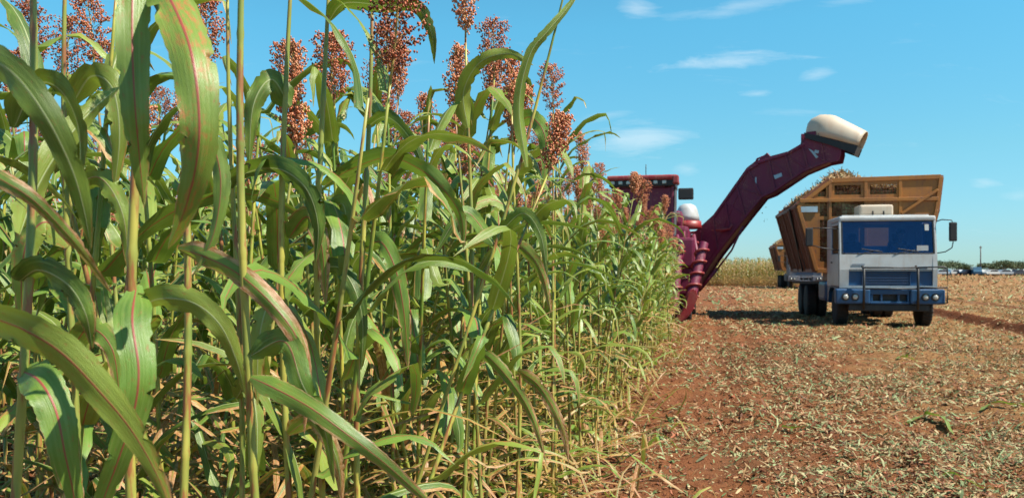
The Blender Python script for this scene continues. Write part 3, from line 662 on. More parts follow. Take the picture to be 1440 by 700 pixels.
# dry fallen blades and shoots at the foot of the stand
fg = Geo()
for i in range(5500):
    s_ = rng.uniform(2.4, 21) if rng.random() < .6 else rng.uniform(2.4, 9); tt = rng.normal(.55, .45); x, y = row_pt(s_, tt)
    if y < 2: continue
    ln = rng.uniform(.25, .75); dry = rng.uniform(.5, 1) if rng.random() < .82 else .1
    if tt < 0 and rng.random() < .5: continue
    P, sd = leaf_path(rng, 0, rng.uniform(0, 6.28), ln, rng.uniform(.5, 1.3), rng.uniform(.4, 1.4), 7)
    P = P + np.array([x, y, ground_z(x, y) + (rng.uniform(0, .95) if tt > .15 else 0)]); V, Q, UV, R = ribbon(P, rng.uniform(.015, .04), sd, 2, .3, .2, rng, 4, dry); fg.add(V, Q, None, UV, R)
tag(link('dry_undergrowth', fg.mesh('dry_undergrowth', [M['leaf']])), 'dry blades and shoots tangled at the foot of the sorghum', 'undergrowth', kind='stuff')
def fallen(pts, wd, dry, label, r3=.3):
    P = np.array([[*at(px, py, 1)[:2], 0] for px, py in pts]); W = []
    for px, py in pts:
        d = CAMZ * F / (py - HY); x = (px - CX) / F * d; W.append([x, d, float(ground_z(x, d))])
    W = spline(W, 18); W[:, 2] = ground_z(W[:, 0], W[:, 1]) + .03 + .022 * np.sin(np.linspace(0, math.pi, 18)); o = W[0].copy(); Tn = unit(np.gradient(W, axis=0)); sd = unit(np.cross(Tn, np.array([0, 0, 1.0])) + np.array([0, 0, .45]))
    V, Q, UV, R = ribbon(W - o, wd, sd, 4, .3, .15, rng, 3, dry, r3); ob = link('fallen_leaf', Geo().add(V, Q, None, UV, R).mesh('fallen_leaf', [M['leaf']])); ob.location = o; tag(ob, label, 'leaf')
fallen([(1272, 590), (1300, 584), (1325, 590), (1342, 601)], .11, 0, 'green leaf lying on the litter at the lower right')
fallen([(1378, 578), (1400, 574), (1425, 577), (1450, 572)], .08, .1, 'dull green leaf lying by the right edge of the picture')
fallen([(1262, 508), (1276, 506), (1292, 509)], .13, 0, 'short green leaf lying on the ground below the truck cab')
fallen([(1325, 672), (1350, 676), (1380, 684), (1400, 690)], .05, .4, 'pale curled leaf lying at the bottom right of the picture')
fallen([(1100, 595), (1120, 598), (1142, 592)], .07, .2, 'olive leaf scrap lying on the litter below the centre of the picture')
fallen([(806, 580), (830, 596), (852, 622), (876, 655)], .09, 0, 'dark green leaf drooping onto the red soil beside the stand')
def broken(px0, py0, px1, py1, d0, d1, label):
    a, b_ = at(px0, py0, d0), at(px1, py1, d1); P = np.array([a + (b_ - a) * f + np.array([0, 0, .02 * math.sin(f * 3)]) for f in np.linspace(0, 1, 7)]); V, Q, T = tube(P - P[0], .011, 7)
    o = link('broken_stalk', Geo().add(V, Q, T, R=(.5, 1, .5)).mesh('broken_stalk', [M['stalk']])); o.location = P[0]; tag(o, label, 'broken stalk', 'broken stalks at the foot of the stand')
broken(715, 660, 835, 558, 5.7, 6.1, 'long pale broken stalk slanting up at the near foot of the stand')
broken(862, 528, 898, 476, 11.3, 12, 'short bleached broken stalk slanting up farther along the stand edge')

# ------------------------------------------------------------------ bmesh part builder
class MB:
    def __init__(s): s.bm = bmesh.new()
    def _in(s, tmp, mi=0):
        for f in tmp.faces: f.material_index = mi
        me = bpy.data.meshes.new('t'); tmp.to_mesh(me); tmp.free(); s.bm.from_mesh(me); bpy.data.meshes.remove(me); return s
    def box(s, x0, x1, y0, y1, z0, z1, r=.015, rot=None, mi=0, seg=2):
        t = bmesh.new(); bmesh.ops.create_cube(t, size=1)
        c = Vector(((x0 + x1) / 2, (y0 + y1) / 2, (z0 + z1) / 2)); d = (abs(x1 - x0), abs(y1 - y0), abs(z1 - z0))
        for v in t.verts: v.co = Vector((v.co.x * d[0], v.co.y * d[1], v.co.z * d[2]))
        r = min(r, min(d) * .45)
        if r > .001: bmesh.ops.bevel(t, geom=t.edges[:], offset=r, segments=seg, affect='EDGES', profile=.6)
        m_ = (rot.to_4x4() if rot is not None else Matrix.Identity(4)); m_.translation = c; t.transform(m_); return s._in(t, mi)
    def prism(s, poly, a0, a1, plane='xz', r=0.0, mi=0):
        """poly in the plane, extruded along the remaining axis from a0 to a1"""
        t = bmesh.new(); f3 = {'xz': lambda p, a: (p[0], a, p[1]), 'yz': lambda p, a: (a, p[0], p[1]), 'xy': lambda p, a: (p[0], p[1], a)}[plane]
        v0 = [t.verts.new(f3(p, a0)) for p in poly]; v1 = [t.verts.new(f3(p, a1)) for p in poly]; n = len(poly)
        t.faces.new(v0[::-1]); t.faces.new(v1)
        for i in range(n): t.faces.new((v0[i], v0[(i + 1) % n], v1[(i + 1) % n], v1[i]))
        bmesh.ops.recalc_face_normals(t, faces=t.faces[:])
        if r: bmesh.ops.bevel(t, geom=t.edges[:], offset=r, segments=2, affect='EDGES')
        return s._in(t, mi)
    def hexa(s, a, b, w_, h, up=(0, 0, 1), r=.006, mi=0):
        """rectangular bar from a to b"""
        a, b = Vector(a), Vector(b); z = (b - a).normalized(); x = z.cross(Vector(up))
        if x.length < 1e-4: x = Vector((1, 0, 0))
        x.normalize(); y = z.cross(x); t = bmesh.new(); bmesh.ops.create_cube(t, size=1); ln = (b - a).length
        for v in t.verts: v.co = Vector((v.co.x * w_, v.co.y * h, v.co.z * ln))
        if r: bmesh.ops.bevel(t, geom=t.edges[:], offset=min(r, w_ * .4, h * .4), segments=1, affect='EDGES')
        m_ = Matrix((x, y, z)).transposed().to_4x4(); m_.translation = (a + b) / 2; t.transform(m_); return s._in(t, mi)
    def tube(s, pts, r, k=10, mi=0):
        V, Q, T = tube(pts, r, k); t = bmesh.new(); vs = [t.verts.new(v) for v in V]
        for f in Q: t.faces.new([vs[i] for i in f]).smooth = True
        for f in T: t.faces.new([vs[i] for i in f])
        return s._in(t, mi)
    def lathe(s, prof, c, axis='x', k=28, mi=0, smooth=True):
        """prof: (radius, along) pairs round an axis through c"""
        t = bmesh.new(); rings = []
        for (r, a) in prof:
            ring = []
            for q in range(k):
                an = 2 * math.pi * q / k; p, o = r * math.cos(an), r * math.sin(an)
                ring.append(t.verts.new({'x': (c[0] + a, c[1] + p, c[2] + o), 'y': (c[0] + p, c[1] + a, c[2] + o), 'z': (c[0] + p, c[1] + o, c[2] + a)}[axis]))
            rings.append(ring)
        for i in range(len(rings) - 1):
            for q in range(k): t.faces.new((rings[i][q], rings[i][(q + 1) % k], rings[i + 1][(q + 1) % k], rings[i + 1][q])).smooth = smooth
        t.faces.new(rings[0][::-1]); t.faces.new(rings[-1]); bmesh.ops.recalc_face_normals(t, faces=t.faces[:]); return s._in(t, mi)
    def build(s, name, mats, parent=None):
        me = bpy.data.meshes.new(name); s.bm.to_mesh(me); s.bm.free()
        for m_ in (mats if isinstance(mats, (list, tuple)) else [mats]): me.materials.append(m_)
        return link(name, me, parent)

def wheel(parent, x, y, R_, w_, dual=False, lug=True):
    """wheel whose outer face looks to the sign of x"""
    sg = 1 if x > 0 else -1; root = None; z = R_ - .02
    b = MB(); cx_ = x
    offs = (0,) if not dual else (0, -sg * (w_ + .05))
    for o_ in offs:
        b.lathe([(R_ * .55, -w_ / 2), (R_ * .93, -w_ / 2), (R_, -w_ * .36), (R_ * 1.005, 0), (R_, w_ * .36), (R_ * .93, w_ / 2), (R_ * .55, w_ / 2)], (cx_ + o_, y, z), 'x', 36)
        if lug:
            for q in range(30):
                an = 2 * math.pi * q / 30
                b.box(-w_ * .42, w_ * .42, -.022, .022, -.012, .022, .004) if False else None
                p = (y + math.cos(an) * R_ * 1.0, z + math.sin(an) * R_ * 1.0)
                b.hexa((cx_ + o_ - w_ * .44, p[0], p[1]), (cx_ + o_ - w_ * .05, y + math.cos(an + .07) * R_, z + math.sin(an + .07) * R_), .045, .03, up=(0, math.cos(an), math.sin(an)), r=0)
                b.hexa((cx_ + o_ + w_ * .44, p[0], p[1]), (cx_ + o_ + w_ * .05, y + math.cos(an + .07) * R_, z + math.sin(an + .07) * R_), .045, .03, up=(0, math.cos(an), math.sin(an)), r=0)
    wh = empty('wheel', (0, 0, 0)); wh.parent = parent
    b.build('tyre', M['rubber'], wh)
    r_ = MB(); r_.lathe([(R_ * .56, -w_ * .45), (R_ * .58, w_ * .3), (R_ * .52, w_ * .32), (R_ * .48, w_ * .05), (R_ * .22, w_ * .0), (R_ * .2, w_ * .3), (.02, w_ * .34)] if sg > 0 else
                        [(.02, -w_ * .34), (R_ * .2, -w_ * .3), (R_ * .22, 0), (R_ * .48, -w_ * .05), (R_ * .52, -w_ * .32), (R_ * .58, -w_ * .3), (R_ * .56, w_ * .45)], (cx_, y, z), 'x', 28)
    for q in range(8):
        an = q * math.pi / 4; r_.lathe([(.018, -.02), (.018, .02)], (cx_ + sg * w_ * .06, y + math.cos(an) * R_ * .33, z + math.sin(an) * R_ * .33), 'x', 6)
    r_.build('rim', M['grey'], wh); return wh

# ------------------------------------------------------------------ hauling truck
def make_truck(cabm, bumperm, name_label, loc, rz, full=True):
    root = empty('farm_truck', loc, rz); tag(root, name_label, 'truck')
    W2 = 1.21; root.scale = (.965, 1, 1)
    # chassis
    c = MB()
    for sx in (-.42, .42): c.box(sx - .05, sx + .05, .35, 7.5, .78, 1.02)
    for yy in (1.0, 2.3, 3.6, 5.0, 6.4, 7.3): c.box(-.42, .42, yy - .04, yy + .04, .82, .96)
    c.box(-1.0, 1.0, .75, .95, .44, .58); c.box(-.95, .95, 5.15, 5.35, .42, .6); c.box(-.95, .95, 6.45, 6.65, .42, .6)
    c.box(-.35, .35, .4, 1.7, .55, 1.1, .08); c.build('chassis', M['black'], root)
    f = MB(); f.box(-1.2, -.6, 2.35, 3.5, .55, 1.12, .1); f.build('fuel_tank', bumperm, root)
    # cab shell built from panels round its window openings
    s = MB(); y0, y1 = .10, 1.95
    s.prism([(y0, .98), (y0 - .03, 1.45), (y0, 1.84), (y0 + .05, 1.84), (y0 + .05, .98)], -W2, -.98, 'yz'); s.prism([(y0, .98), (y0 - .03, 1.45), (y0, 1.84), (y0 + .05, 1.84), (y0 + .05, .98)], 1.10, W2, 'yz')
    s.prism([(y0 - .02, 1.42), (y0, 1.84), (y0 + .05, 1.84), (y0 + .05, 1.42)], -.98, 1.10, 'yz')
    s.prism([(y0, .98), (y0 - .004, 1.04), (y0 + .05, 1.04), (y0 + .05, .98)], -.98, 1.10, 'yz')
    for sx in (-1, 1):
        s.prism([(y0 + .001, 1.83), (y0 + .13, 1.83), (y0 + .24, 2.72), (y0 + .12, 2.72)], sx * (W2 - .085), sx * (W2 - .002), 'yz', .012)
        s.box(sx * (W2 - .05), sx * (W2 - .002), 1.35, y1, 1.0, 2.72, .02)
    s.box(-W2, W2, y0 + .10, y1, 2.68, 2.82, .06, seg=3); s.box(-1.1, 1.1, y0 + .3, y1 - .2, 2.8, 2.86, .03)
    s.box(-W2 + .05, W2 - .05, y1 - .05, y1, 1.0, 2.1); s.box(-W2 + .05, -.35, y1 - .05, y1, 2.1, 2.69); s.box(.45, W2 - .05, y1 - .05, y1, 2.1, 2.69); s.box(-.35, .45, y1 - .05, y1, 2.6, 2.69)
    s.box(-W2 + .05, W2 - .05, .2, y1 - .05, 1.0, 1.06)
    cab = s.build('cab', cabm, root)
    for sx in (-1, 1):
        d = MB(); d.box(sx * (W2 - .045), sx * W2, .26, 1.34, 1.02, 1.86, .02); d.box(sx * (W2 - .04), sx * (W2 - .005), .26, .31, 1.86, 2.0, .01)
        d.box(sx * (W2 - .04), sx * (W2 - .004), 1.28, 1.34, 1.86, 2.66, .012); d.box(sx * (W2 - .04), sx * (W2 - .004), .40, 1.34, 2.6, 2.67, .012)
        dr = d.build('door', cabm, root); wq = MB(); wq.prism([(.28, 1.87), (1.28, 1.87), (1.28, 2.6), (.40, 2.6)], sx * (W2 - .03), sx * (W2 - .022), 'yz'); wq.build('window', M['glass'], dr)
        h = MB(); h.box(sx * W2, sx * (W2 + .03), 1.1, 1.25, 1.62, 1.66); h.build('handle', M['black'], dr)
    # front: windscreen, grille, band marks
    rot = Matrix.Rotation(-math.atan2(.12, .87), 3, 'X')
    g_ = MB(); g_.box(-1.13, 1.13, y0 + .085, y0 + .093, 1.86, 2.70, 0, rot=rot); ws = g_.build('windscreen', M['glass'], root)
    k = MB()
    for a, b_ in (((-1.14, 1.85), (1.14, 1.85)), ((-1.14, 2.70), (1.14, 2.70)), ((-1.14, 1.85), (-1.14, 2.70)), ((1.14, 1.85), (1.14, 2.70))):
        fy = lambda z: y0 + .015 + (z - 1.85) * .138
        k.hexa((a[0], fy(a[1]), a[1]), (b_[0], fy(b_[1]), b_[1]), .045, .03, up=(0, 1, 0))
    k.build('seal', M['black'], ws)
    for x0 in (-.75, .15):
        wp = MB(); wp.hexa((x0, y0 - .01, 1.84), (x0 + .55, y0 + .04, 1.95), .02, .02); wp.hexa((x0 + .1, y0 + .03, 1.98), (x0 + .62, y0 + .015, 1.90), .025, .02); wp.build('wiper', M['black'], ws)
    if full:
        pp = MB(); pp.box(.72, 1.0, y0 + .030, y0 + .034, 1.93, 2.06, 0); pp.build('paper_notice', M['white'], ws)
        pp = MB(); pp.box(.93, 1.03, y0 + .100, y0 + .104, 2.44, 2.6, 0, rot=rot); pp.build('sticker', M['white'], ws)
    gr = MB(); gr.box(-.977, 1.097, y0 + .035, y0 + .06, 1.042, 1.418, 0)
    grille = gr.build('grille', bumperm, root); q = MB()
    for i in range(5): q.box(-.62, .52, y0 + .003, y0 + .034, 1.085 + i * .066, 1.118 + i * .066, .006)
    q.box(-.978, 1.098, y0 + .028, y0 + .0345, 1.40, 1.419, 0); q.box(-.66, -.625, y0 + .0, y0 + .034, 1.05, 1.41); q.box(.525, .56, y0 + .0, y0 + .034, 1.05, 1.41); q.build('slats', M['blue_dark'], grille)
    q = MB(); q.box(-.9, -.58, y0 - .026, y0 - .0175, 1.56, 1.60, 0); q.build('maker_plate', M['grey'], root); q = MB(); q.box(.72, .98, y0 - .026, y0 - .0175, 1.50, 1.53, 0); q.build('maker_plate', M['grey'], root)
    q = MB(); q.box(-.975, 1.095, y0 - .024, y0 - .016, 1.445, 1.458, 0); q.build('trim_strip', M['black'], root)
    # bumper with step slots
    bu = MB(); bu.box(-1.34, -.48, -.12, .14, .58, .96, .05, seg=3); bu.box(.50, 1.34, -.12, .14, .58, .96, .05, seg=3); bu.box(-.48, .50, -.06, .12, .82, .95, .02); bu.box(-.48, .50, -.06, .12, .58, .65, .02)
    for x0 in (-.46, -.22, .20, .44): bu.box(x0, x0 + .05, -.055, .11, .65, .82, .01)
    bump = bu.build('bumper', bumperm, root); q = MB(); q.box(-.47, .49, .06, .10, .645, .825, 0); q.build('slot_backing', M['black'], bump)
    sk = MB(); sk.box(-1.0, 1.0, .0, .1, .40, .575, .02); sk.build('lower_skirt', M['black'], root)
    for (hx) in (-1.10, -.86, .86, 1.10):
        h = MB(); h.lathe([(.095, -.02), (.105, .03), (.105, .05)], (hx, -.13, .76), 'y', 20); hl = h.build('headlight', M['black'], root)
        h = MB(); h.lathe([(.01, -.03), (.04, -.027), (.060, -.018), (.064, -.012)], (hx, -.135, .76), 'y', 20); h.build('lens', M['lens'], hl)
    if full:
        h = MB(); h.box(1.25, 1.345, -.06, .06, .66, .86, .02); h.build('indicator_lamp', M['red_bright'], bump)
        bb = MB()
        for x0 in (-.66, .66): bb.tube([(x0, -.17, .45), (x0, -.22, .9), (x0, -.2, 1.45), (x0, -.02, 1.53)], .033)
        bb.tube([(-.66, -.21, .97), (.66, -.21, .97)], .022); bb.tube([(-.66, -.17, 1.50), (.66, -.17, 1.50)], .02)
        bb.tube([(.66, -.21, 1.0), (1.38, -.16, 1.0)], .018); bb.tube([(.66, -.19, 1.50), (1.30, -.15, 1.52), (1.38, -.14, 1.47), (1.38, -.14, .62), (1.30, -.13, .60)], .02); bb.build('bull_bar', M['black'], root)
    for sx in (-1, 1):                                       # wings and steps
        wg = MB(); wg.prism([(.14, .60), (.14, 1.0), (1.75, 1.0), (1.75, .55), (1.6, .55), (1.5, .85), (1.3, .97), (.75, .97), (.5, .85), (.38, .60)], sx * .88, sx * 1.235, 'yz', .01); wg.build('wing', bumperm, root)
        mr = MB()
        if sx > 0:
            mr.tube([(1.2, .25, 2.66), (1.34, .16, 2.71), (1.56, .12, 2.69), (1.60, .12, 2.6)], .014); mr.tube([(1.2, .22, 1.86), (1.42, .14, 1.9), (1.57, .12, 2.0), (1.60, .12, 2.15)], .014)
            mi = mr.build('mirror', M['black'], root); mh = MB(); mh.box(1.50, 1.69, .08, .17, 2.16, 2.64, .03); mh.build('housing', M['black'], mi)
        else:
            mr.tube([(-1.2, .25, 2.5), (-1.6, .14, 2.52), (-2.0, .12, 2.52)], .014); mr.tube([(-1.2, .22, 1.95), (-1.6, .14, 2.0), (-2.0, .12, 2.1)], .014)
            mi = mr.build('mirror', M['black'], root); mh = MB(); mh.box(-2.07, -1.88, .08, .17, 2.05, 2.53, .03); mh.build('housing', M['black'], mi)
    # roof unit
    rf = MB(); rf.box(-.52, .36, 1.0, 1.75, 2.87, 3.17, .07, seg=3); rr = rf.build('roof_unit', M['cream'], root); q = MB(); q.box(-.2, -.16, .96, .99, 2.86, 3.0); q.build('bracket', M['black'], rr); q = MB(); q.box(.08, .12, .96, .99, 2.86, 3.0); q.build('bracket', M['black'], rr)
    # cabin fittings
    for sx in (-.62, .58):
        st = MB(); st.box(sx - .26, sx + .26, 1.0, 1.5, 1.4, 1.56, .06); st.box(sx - .25, sx + .25, 1.45, 1.6, 1.5, 2.2, .06); st.box(sx - .13, sx + .13, 1.47, 1.57, 2.2, 2.42, .05); st.build('seat', M['seat'], root)
    da = MB(); da.box(-1.12, 1.12, .22, .5, 1.55, 1.84, .05); da.build('dashboard', M['blue_dark'], root)
    sw = MB(); an = np.linspace(0, 2 * math.pi, 25); sw.tube(np.c_[.6 + .21 * np.cos(an), .78 - .10 * np.sin(an), 1.90 + .17 * np.sin(an)], .014, 8); sw.tube([(.6, .5, 1.75), (.6, .78, 1.9)], .025); sw.tube([(.42, .78, 1.9), (.78, .78, 1.9)], .012); sw.build('steering_wheel', M['black'], root)
    wheel(root, 1.06, .85, .50, .27); wheel(root, -1.06, .85, .50, .27)
    for yy in (5.25, 6.55): wheel(root, 1.17, yy, .50, .27, True); wheel(root, -1.17, yy, .50, .27, True)
    # hopper: sloping ribbed sides, framed ends
    Y0, Y1 = 2.42, 7.4; zb, zm, zt, zr = 1.42, 3.25, 3.97, 4.02
    hp = empty('hopper', (0, 0, 0)); hp.parent = root
    BL, ML, TL, TR_, MR, BR = (-1.42, zb), (-1.94, zm), (-1.0, zt), (1.97, zr), (1.86, 3.1), (1.42, zb)
    fl = MB(); fl.box(-1.4, 1.4, Y0 + .06, Y1 - .06, zb, zb + .06); fl.box(-.45, .45, Y0 + .1, Y1 - .1, 1.02, zb - .003); fl.build('floor', M['orange_side'], hp)
    def wall(a, b_, name, m_, ribs, out):
        w_ = MB(); n = Vector((b_[1] - a[1], 0, -(b_[0] - a[0]))).normalized() * out
        w_.prism([a, b_, (b_[0] - n.x * .04, b_[1] - n.z * .04), (a[0] - n.x * .04, a[1] - n.z * .04)], Y0 + .05, Y1 - .05, 'xz')
        for i in range(ribs):
            yy = Y0 + .12 + (Y1 - Y0 - .3) * i / (ribs - 1); w_.hexa((a[0] + n.x * .035, yy, a[1] + n.z * .035), (b_[0] + n.x * .035, yy, b_[1] + n.z * .035), .10 if i % 4 else .16, .07, up=(0, 1, 0), mi=0)
        w_.hexa((a[0] + n.x * .05, Y0 + .02, a[1]), (a[0] + n.x * .05, Y1 - .02, a[1]), .1, .1); w_.hexa((b_[0] + n.x * .04, Y0 + .02, b_[1]), (b_[0] + n.x * .04, Y1 - .02, b_[1]), .09, .09)
        return w_.build(name, m_, hp)
    wall(BL, ML, 'side_wall', M['orange_side'], 14, -1); wall(ML, TL, 'folded_flap', M['orange_side'], 6, -1); wall(BR, MR, 'side_wall', M['orange_side'], 14, 1); wall(MR, TR_, 'side_wall', M['orange_side'], 6, 1)
    gp = MB(); gp.hexa((-1.75, Y0 + 1.55, 2.2 + .35), (-1.48, Y0 + 1.55, 1.45), .05, .2, up=(0, 1, 0)); 
    gp.hexa((-2.06, Y0 + 1.0, zm), (-1.54, Y0 + 1.9, zb), .05, .12, up=(0, 1, 0)); gp.build('side_dark_bar', M['black'], hp)  # black bars stand in for the dark dividing line down the side wall
    rl = 3.41
    for yy, sg in ((Y0, -1), (Y1, 1)):
        fr_ = MB(); ya, yb = yy - .06, yy + .06
        def bar(p, q_, wd=.1, dy=0): fr_.hexa((p[0], yy + dy, p[1]), (q_[0], yy + dy, q_[1]), wd, .12, up=(0, 1, 0))
        bar(BL, ML); bar(ML, TL, .1, .004); bar(TL, TR_, .12, .008); bar(TR_, MR, .1, .004); bar(MR, BR); bar(BL, BR, .12, .006)
        bar((-1.9, rl), (1.9, rl), .10, -.012 * sg * -1)
        for xx in (-1.05, -.06, .88): bar((xx, zb + .05), (xx, 3.97), .085, .015)
        bar((.9, 3.0), (1.88, 3.66), .07, -.03)
        # sheets
        fr_.prism([(-1.42, zb), (-1.93, zm), (-1.86, 3.3), (-1.37, 3.3), (-1.37, zb)], yy - .015, yy + .015, 'xz'); fr_.box(-1.37, -1.05, yy - .014, yy + .014, zb, 1.68, 0); fr_.box(-1.37, -1.05, yy - .013, yy + .013, 2.86, 2.96, 0)
        fr_.box(-1.37, -1.33, yy - .016, yy + .016, 1.68, rl, 0); fr_.box(-1.13, -1.05, yy - .016, yy + .016, 1.68, rl, 0)
        fr_.box(-1.05, -.06, yy - .014, yy + .014, zb, 2.95, 0); fr_.box(-.06, .88, yy - .014, yy + .014, zb, rl, 0)
        fr_.prism([(.88, zb), (1.42, zb), (1.86, 3.1), (1.9, rl), (.88, rl)], yy - .014, yy + .014, 'xz'); fr_.prism([(.88, rl), (1.9, rl), (1.96, 3.98), (.88, 3.96)], yy - .013, yy + .013, 'xz')
        # upper band with window-like cut-outs
        fr_.box(-1.0, -.06, yy - .012, yy + .012, rl, 3.56, 0); fr_.box(-1.0, -.06, yy - .012, yy + .012, 3.83, 3.96, 0); fr_.box(-.06, .88, yy - .0125, yy + .0125, rl, 3.56, 0); fr_.box(-.06, .88, yy - .0125, yy + .0125, 3.83, 3.96, 0)
        for xx in (-1.0, -.19, -.06, .78): fr_.box(xx, xx + .12 if xx > -1 else xx + .08, yy - .011, yy + .011, 3.56, 3.83, 0)
        fr_.prism([(-1.8, rl), (-1.05, rl), (-1.05, 3.52), (-1.68, 3.52)], yy - .012, yy + .012, 'xz'); fr_.prism([(-1.6, 3.52), (-1.38, 3.52), (-1.38, 3.68)], yy - .0115, yy + .0115, 'xz'); fr_.box(-1.16, -1.05, yy - .0115, yy + .0115, 3.52, 3.8, 0)
        en = fr_.build('end_wall', M['orange'], hp)
        ms_ = MB()
        for (xa, xb, za, zc) in ((-.92, -.19, 3.56, 3.83), (.06, .78, 3.56, 3.83), (-1.38, -1.16, 3.52, 3.76), (-1.33, -1.13, 2.96, 3.38), (-1.33, -1.13, 1.68, 2.86), (-1.0, -.1, 2.95, 3.38)):
            n = max(2, int((xb - xa) / .09))
            for i in range(1, n): ms_.tube([(xa + (xb - xa) * i / n, yy, za), (xa + (xb - xa) * i / n, yy, zc)], .006, 4)
            for i in range(1, max(2, int((zc - za) / .09))): zz_ = za + .09 * i; ms_.tube([(xa, yy + .006, zz_), (xb, yy + .006, zz_)], .006, 4)
        ms_.build('mesh_screen', M['orange_side'], en)
        if sg < 0:
            lb = MB(); lb.box(-1.87, -1.40, yy - .06, yy - .03, 3.08, 3.24, 0); lb.build('name_plate', M['label'], en)
    return root

TRz = -math.atan2(230, 1200)
truck = make_truck(M['white'], M['blue'], 'white and blue cab over truck with a loaded orange hopper facing the camera', (9.54, 21.6, .0), TRz)
# shapes of the load inside the hopper
def load(root_loc, rz, label, seed, heap=.50):
    rg = np.random.default_rng(seed); g_ = Geo(); xs = np.linspace(-1.84, 1.84, 30); ys = np.linspace(2.52, 7.28, 34); X, Y = np.meshgrid(xs, ys, indexing='ij')
    Z = 3.70 + heap * np.exp(-((X + .55) / .7) ** 2 - ((Y - 3.7) / 1.3) ** 2) + .12 * vnoise(X * 3, Y * 3, seed); Z = np.where(X < -1.0, np.minimum(Z, 3.22 + (X + 1.94) * .72), Z)
    V = np.stack([X, Y, Z], -1).reshape(-1, 3); g_.add(V, grid_quads(30, 34)[:, ::-1], R=np.c_[np.clip(rg.normal(.35, .12, len(V)), 0, 1), np.zeros(len(V)), np.zeros(len(V))])
    fx = np.linspace(-1, 1, 26); fz = np.linspace(1.5, 3.68, 20); FX, FZ = np.meshgrid(fx, fz, indexing='ij')
    hw = np.interp(FZ, [1.5, 3.2, 3.7], [1.34, 1.8, 1.75]); V = np.stack([FX * hw, 2.53 + .05 * vnoise(FX * 12, FZ * 9, 3), FZ], -1).reshape(-1, 3)
    V[:, 0] = np.where((V[:, 2] > 3.22) & (V[:, 0] < -1.2), np.maximum(V[:, 0], -1.9 + (V[:, 2] - 3.22) * 1.3), V[:, 0])
    g_.add(V, grid_quads(26, 20), R=np.c_[np.clip(rg.normal(.4, .2, len(V)), 0, 1), np.zeros(len(V)), np.zeros(len(V))])
    n = 6500; x = rg.uniform(-1.75, 1.8, n); y = rg.uniform(2.56, 7.2, n); z = 3.70 + heap * np.exp(-((x + .55) / .7) ** 2 - ((y - 3.7) / 1.3) ** 2); z = np.where(x < -1.0, np.minimum(z, 3.22 + (x + 1.94) * .72), z) + .02
    V, Q, R = chips(np.c_[x, y, z], rg.uniform(.08, .34, n), rg.uniform(.02, .055, n), rg, np.clip(rg.beta(2, 1.6, n) * .8, 0, .64), .05, .5); g_.add(V, Q, R=R)
    n = 2500; z = rg.uniform(1.6, 3.68, n); x = rg.uniform(-1, 1, n) * np.interp(z, [1.5, 3.2, 3.7], [1.3, 1.75, 1.0]); V, Q, R = chips(np.c_[x, np.full(n, 2.515), z], rg.uniform(.05, .2, n), rg.uniform(.015, .035, n), rg, np.clip(rg.beta(2, 1.6, n) * .8, 0, .64), .0, .6); V[:, 1] = np.clip(V[:, 1], 2.45, 2.9); g_.add(V, Q, R=R)
    o = link('chopped_crop_load', g_.mesh('chopped_crop_load', [M['litter']], smooth=False)); o.location = root_loc; o.rotation_euler = (0, 0, rz); o.scale = (.965, 1, 1); tag(o, label, 'crop load', kind='stuff')
load((9.54, 21.6, 0), TRz, 'heap of chopped crop filling the orange hopper of the near truck', 7)
far_truck = make_truck(M['grey_dark'], M['grey_dark'], 'second truck with an orange hopper and grey cab half hidden far behind', (22.2, 64.5, 0), TRz, full=False)
load((22.2, 64.5, 0), TRz, 'chopped crop inside the hopper of the far truck', 8, .3)

# driver: one skinned body with clothing and hands
def skinned(name, joints, bones, m_, parent=None, sub=2):
    me = bpy.data.meshes.new(name); me.from_pydata([j[0] for j in joints], bones, []); o = link(name, me, parent); me.materials.append(m_)
    o.modifiers.new('skin', 'SKIN'); sv = me.skin_vertices[0].data
    for i, j in enumerate(joints): sv[i].radius = (j[1], j[2] if len(j) > 2 else j[1])
    sv[0].use_root = True; sm = o.modifiers.new('sub', 'SUBSURF'); sm.levels = sm.render_levels = sub
    for p in me.polygons: p.use_smooth = True
    return o
dloc = Matrix.Translation((9.54, 21.6, 0)) @ Matrix.Rotation(TRz, 4, 'Z')
J = [((.58, 1.30, 1.62), .17, .13), ((.58, 1.33, 1.85), .15, .11), ((.58, 1.32, 2.06), .17, .11), ((.58, 1.30, 2.17), .06), ((.58, 1.27, 2.26), .055), ((.58, 1.24, 2.36), .088, .10), ((.58, 1.24, 2.44), .078, .09),
     ((.38, 1.30, 2.07), .06), ((.32, 1.16, 1.86), .048), ((.42, .93, 1.90), .036), ((.46, .84, 1.93), .03),
     ((.78, 1.30, 2.07), .06), ((.86, 1.16, 1.86), .048), ((.76, .93, 1.90), .036), ((.74, .84, 1.93), .03),
     ((.48, 1.05, 1.62), .085), ((.46, .80, 1.60), .06), ((.45, .72, 1.25), .045), ((.68, 1.05, 1.62), .085), ((.70, .80, 1.60), .06), ((.71, .72, 1.25), .045), ((.45, .62, 1.15), .035), ((.71, .62, 1.15), .035)]
E = [(0, 1), (1, 2), (2, 3), (3, 4), (4, 5), (5, 6), (2, 7), (7, 8), (8, 9), (9, 10), (2, 11), (11, 12), (12, 13), (13, 14), (0, 15), (15, 16), (16, 17), (17, 21), (0, 18), (18, 19), (19, 20), (20, 22)]
drv = skinned('person', J, E, M['skin']); drv.matrix_world = dloc; tag(drv, 'driver in dark blue shirt sitting behind the windscreen of the near truck', 'person')
sh = skinned('shirt', [(j[0], j[1] * 1.12, (j[2] if len(j) > 2 else j[1]) * 1.12) for j in [J[0], J[1], J[2], J[7], J[8], J[11], J[12]]], [(0, 1), (1, 2), (2, 3), (3, 4), (2, 5), (5, 6)], M['cloth'], drv)
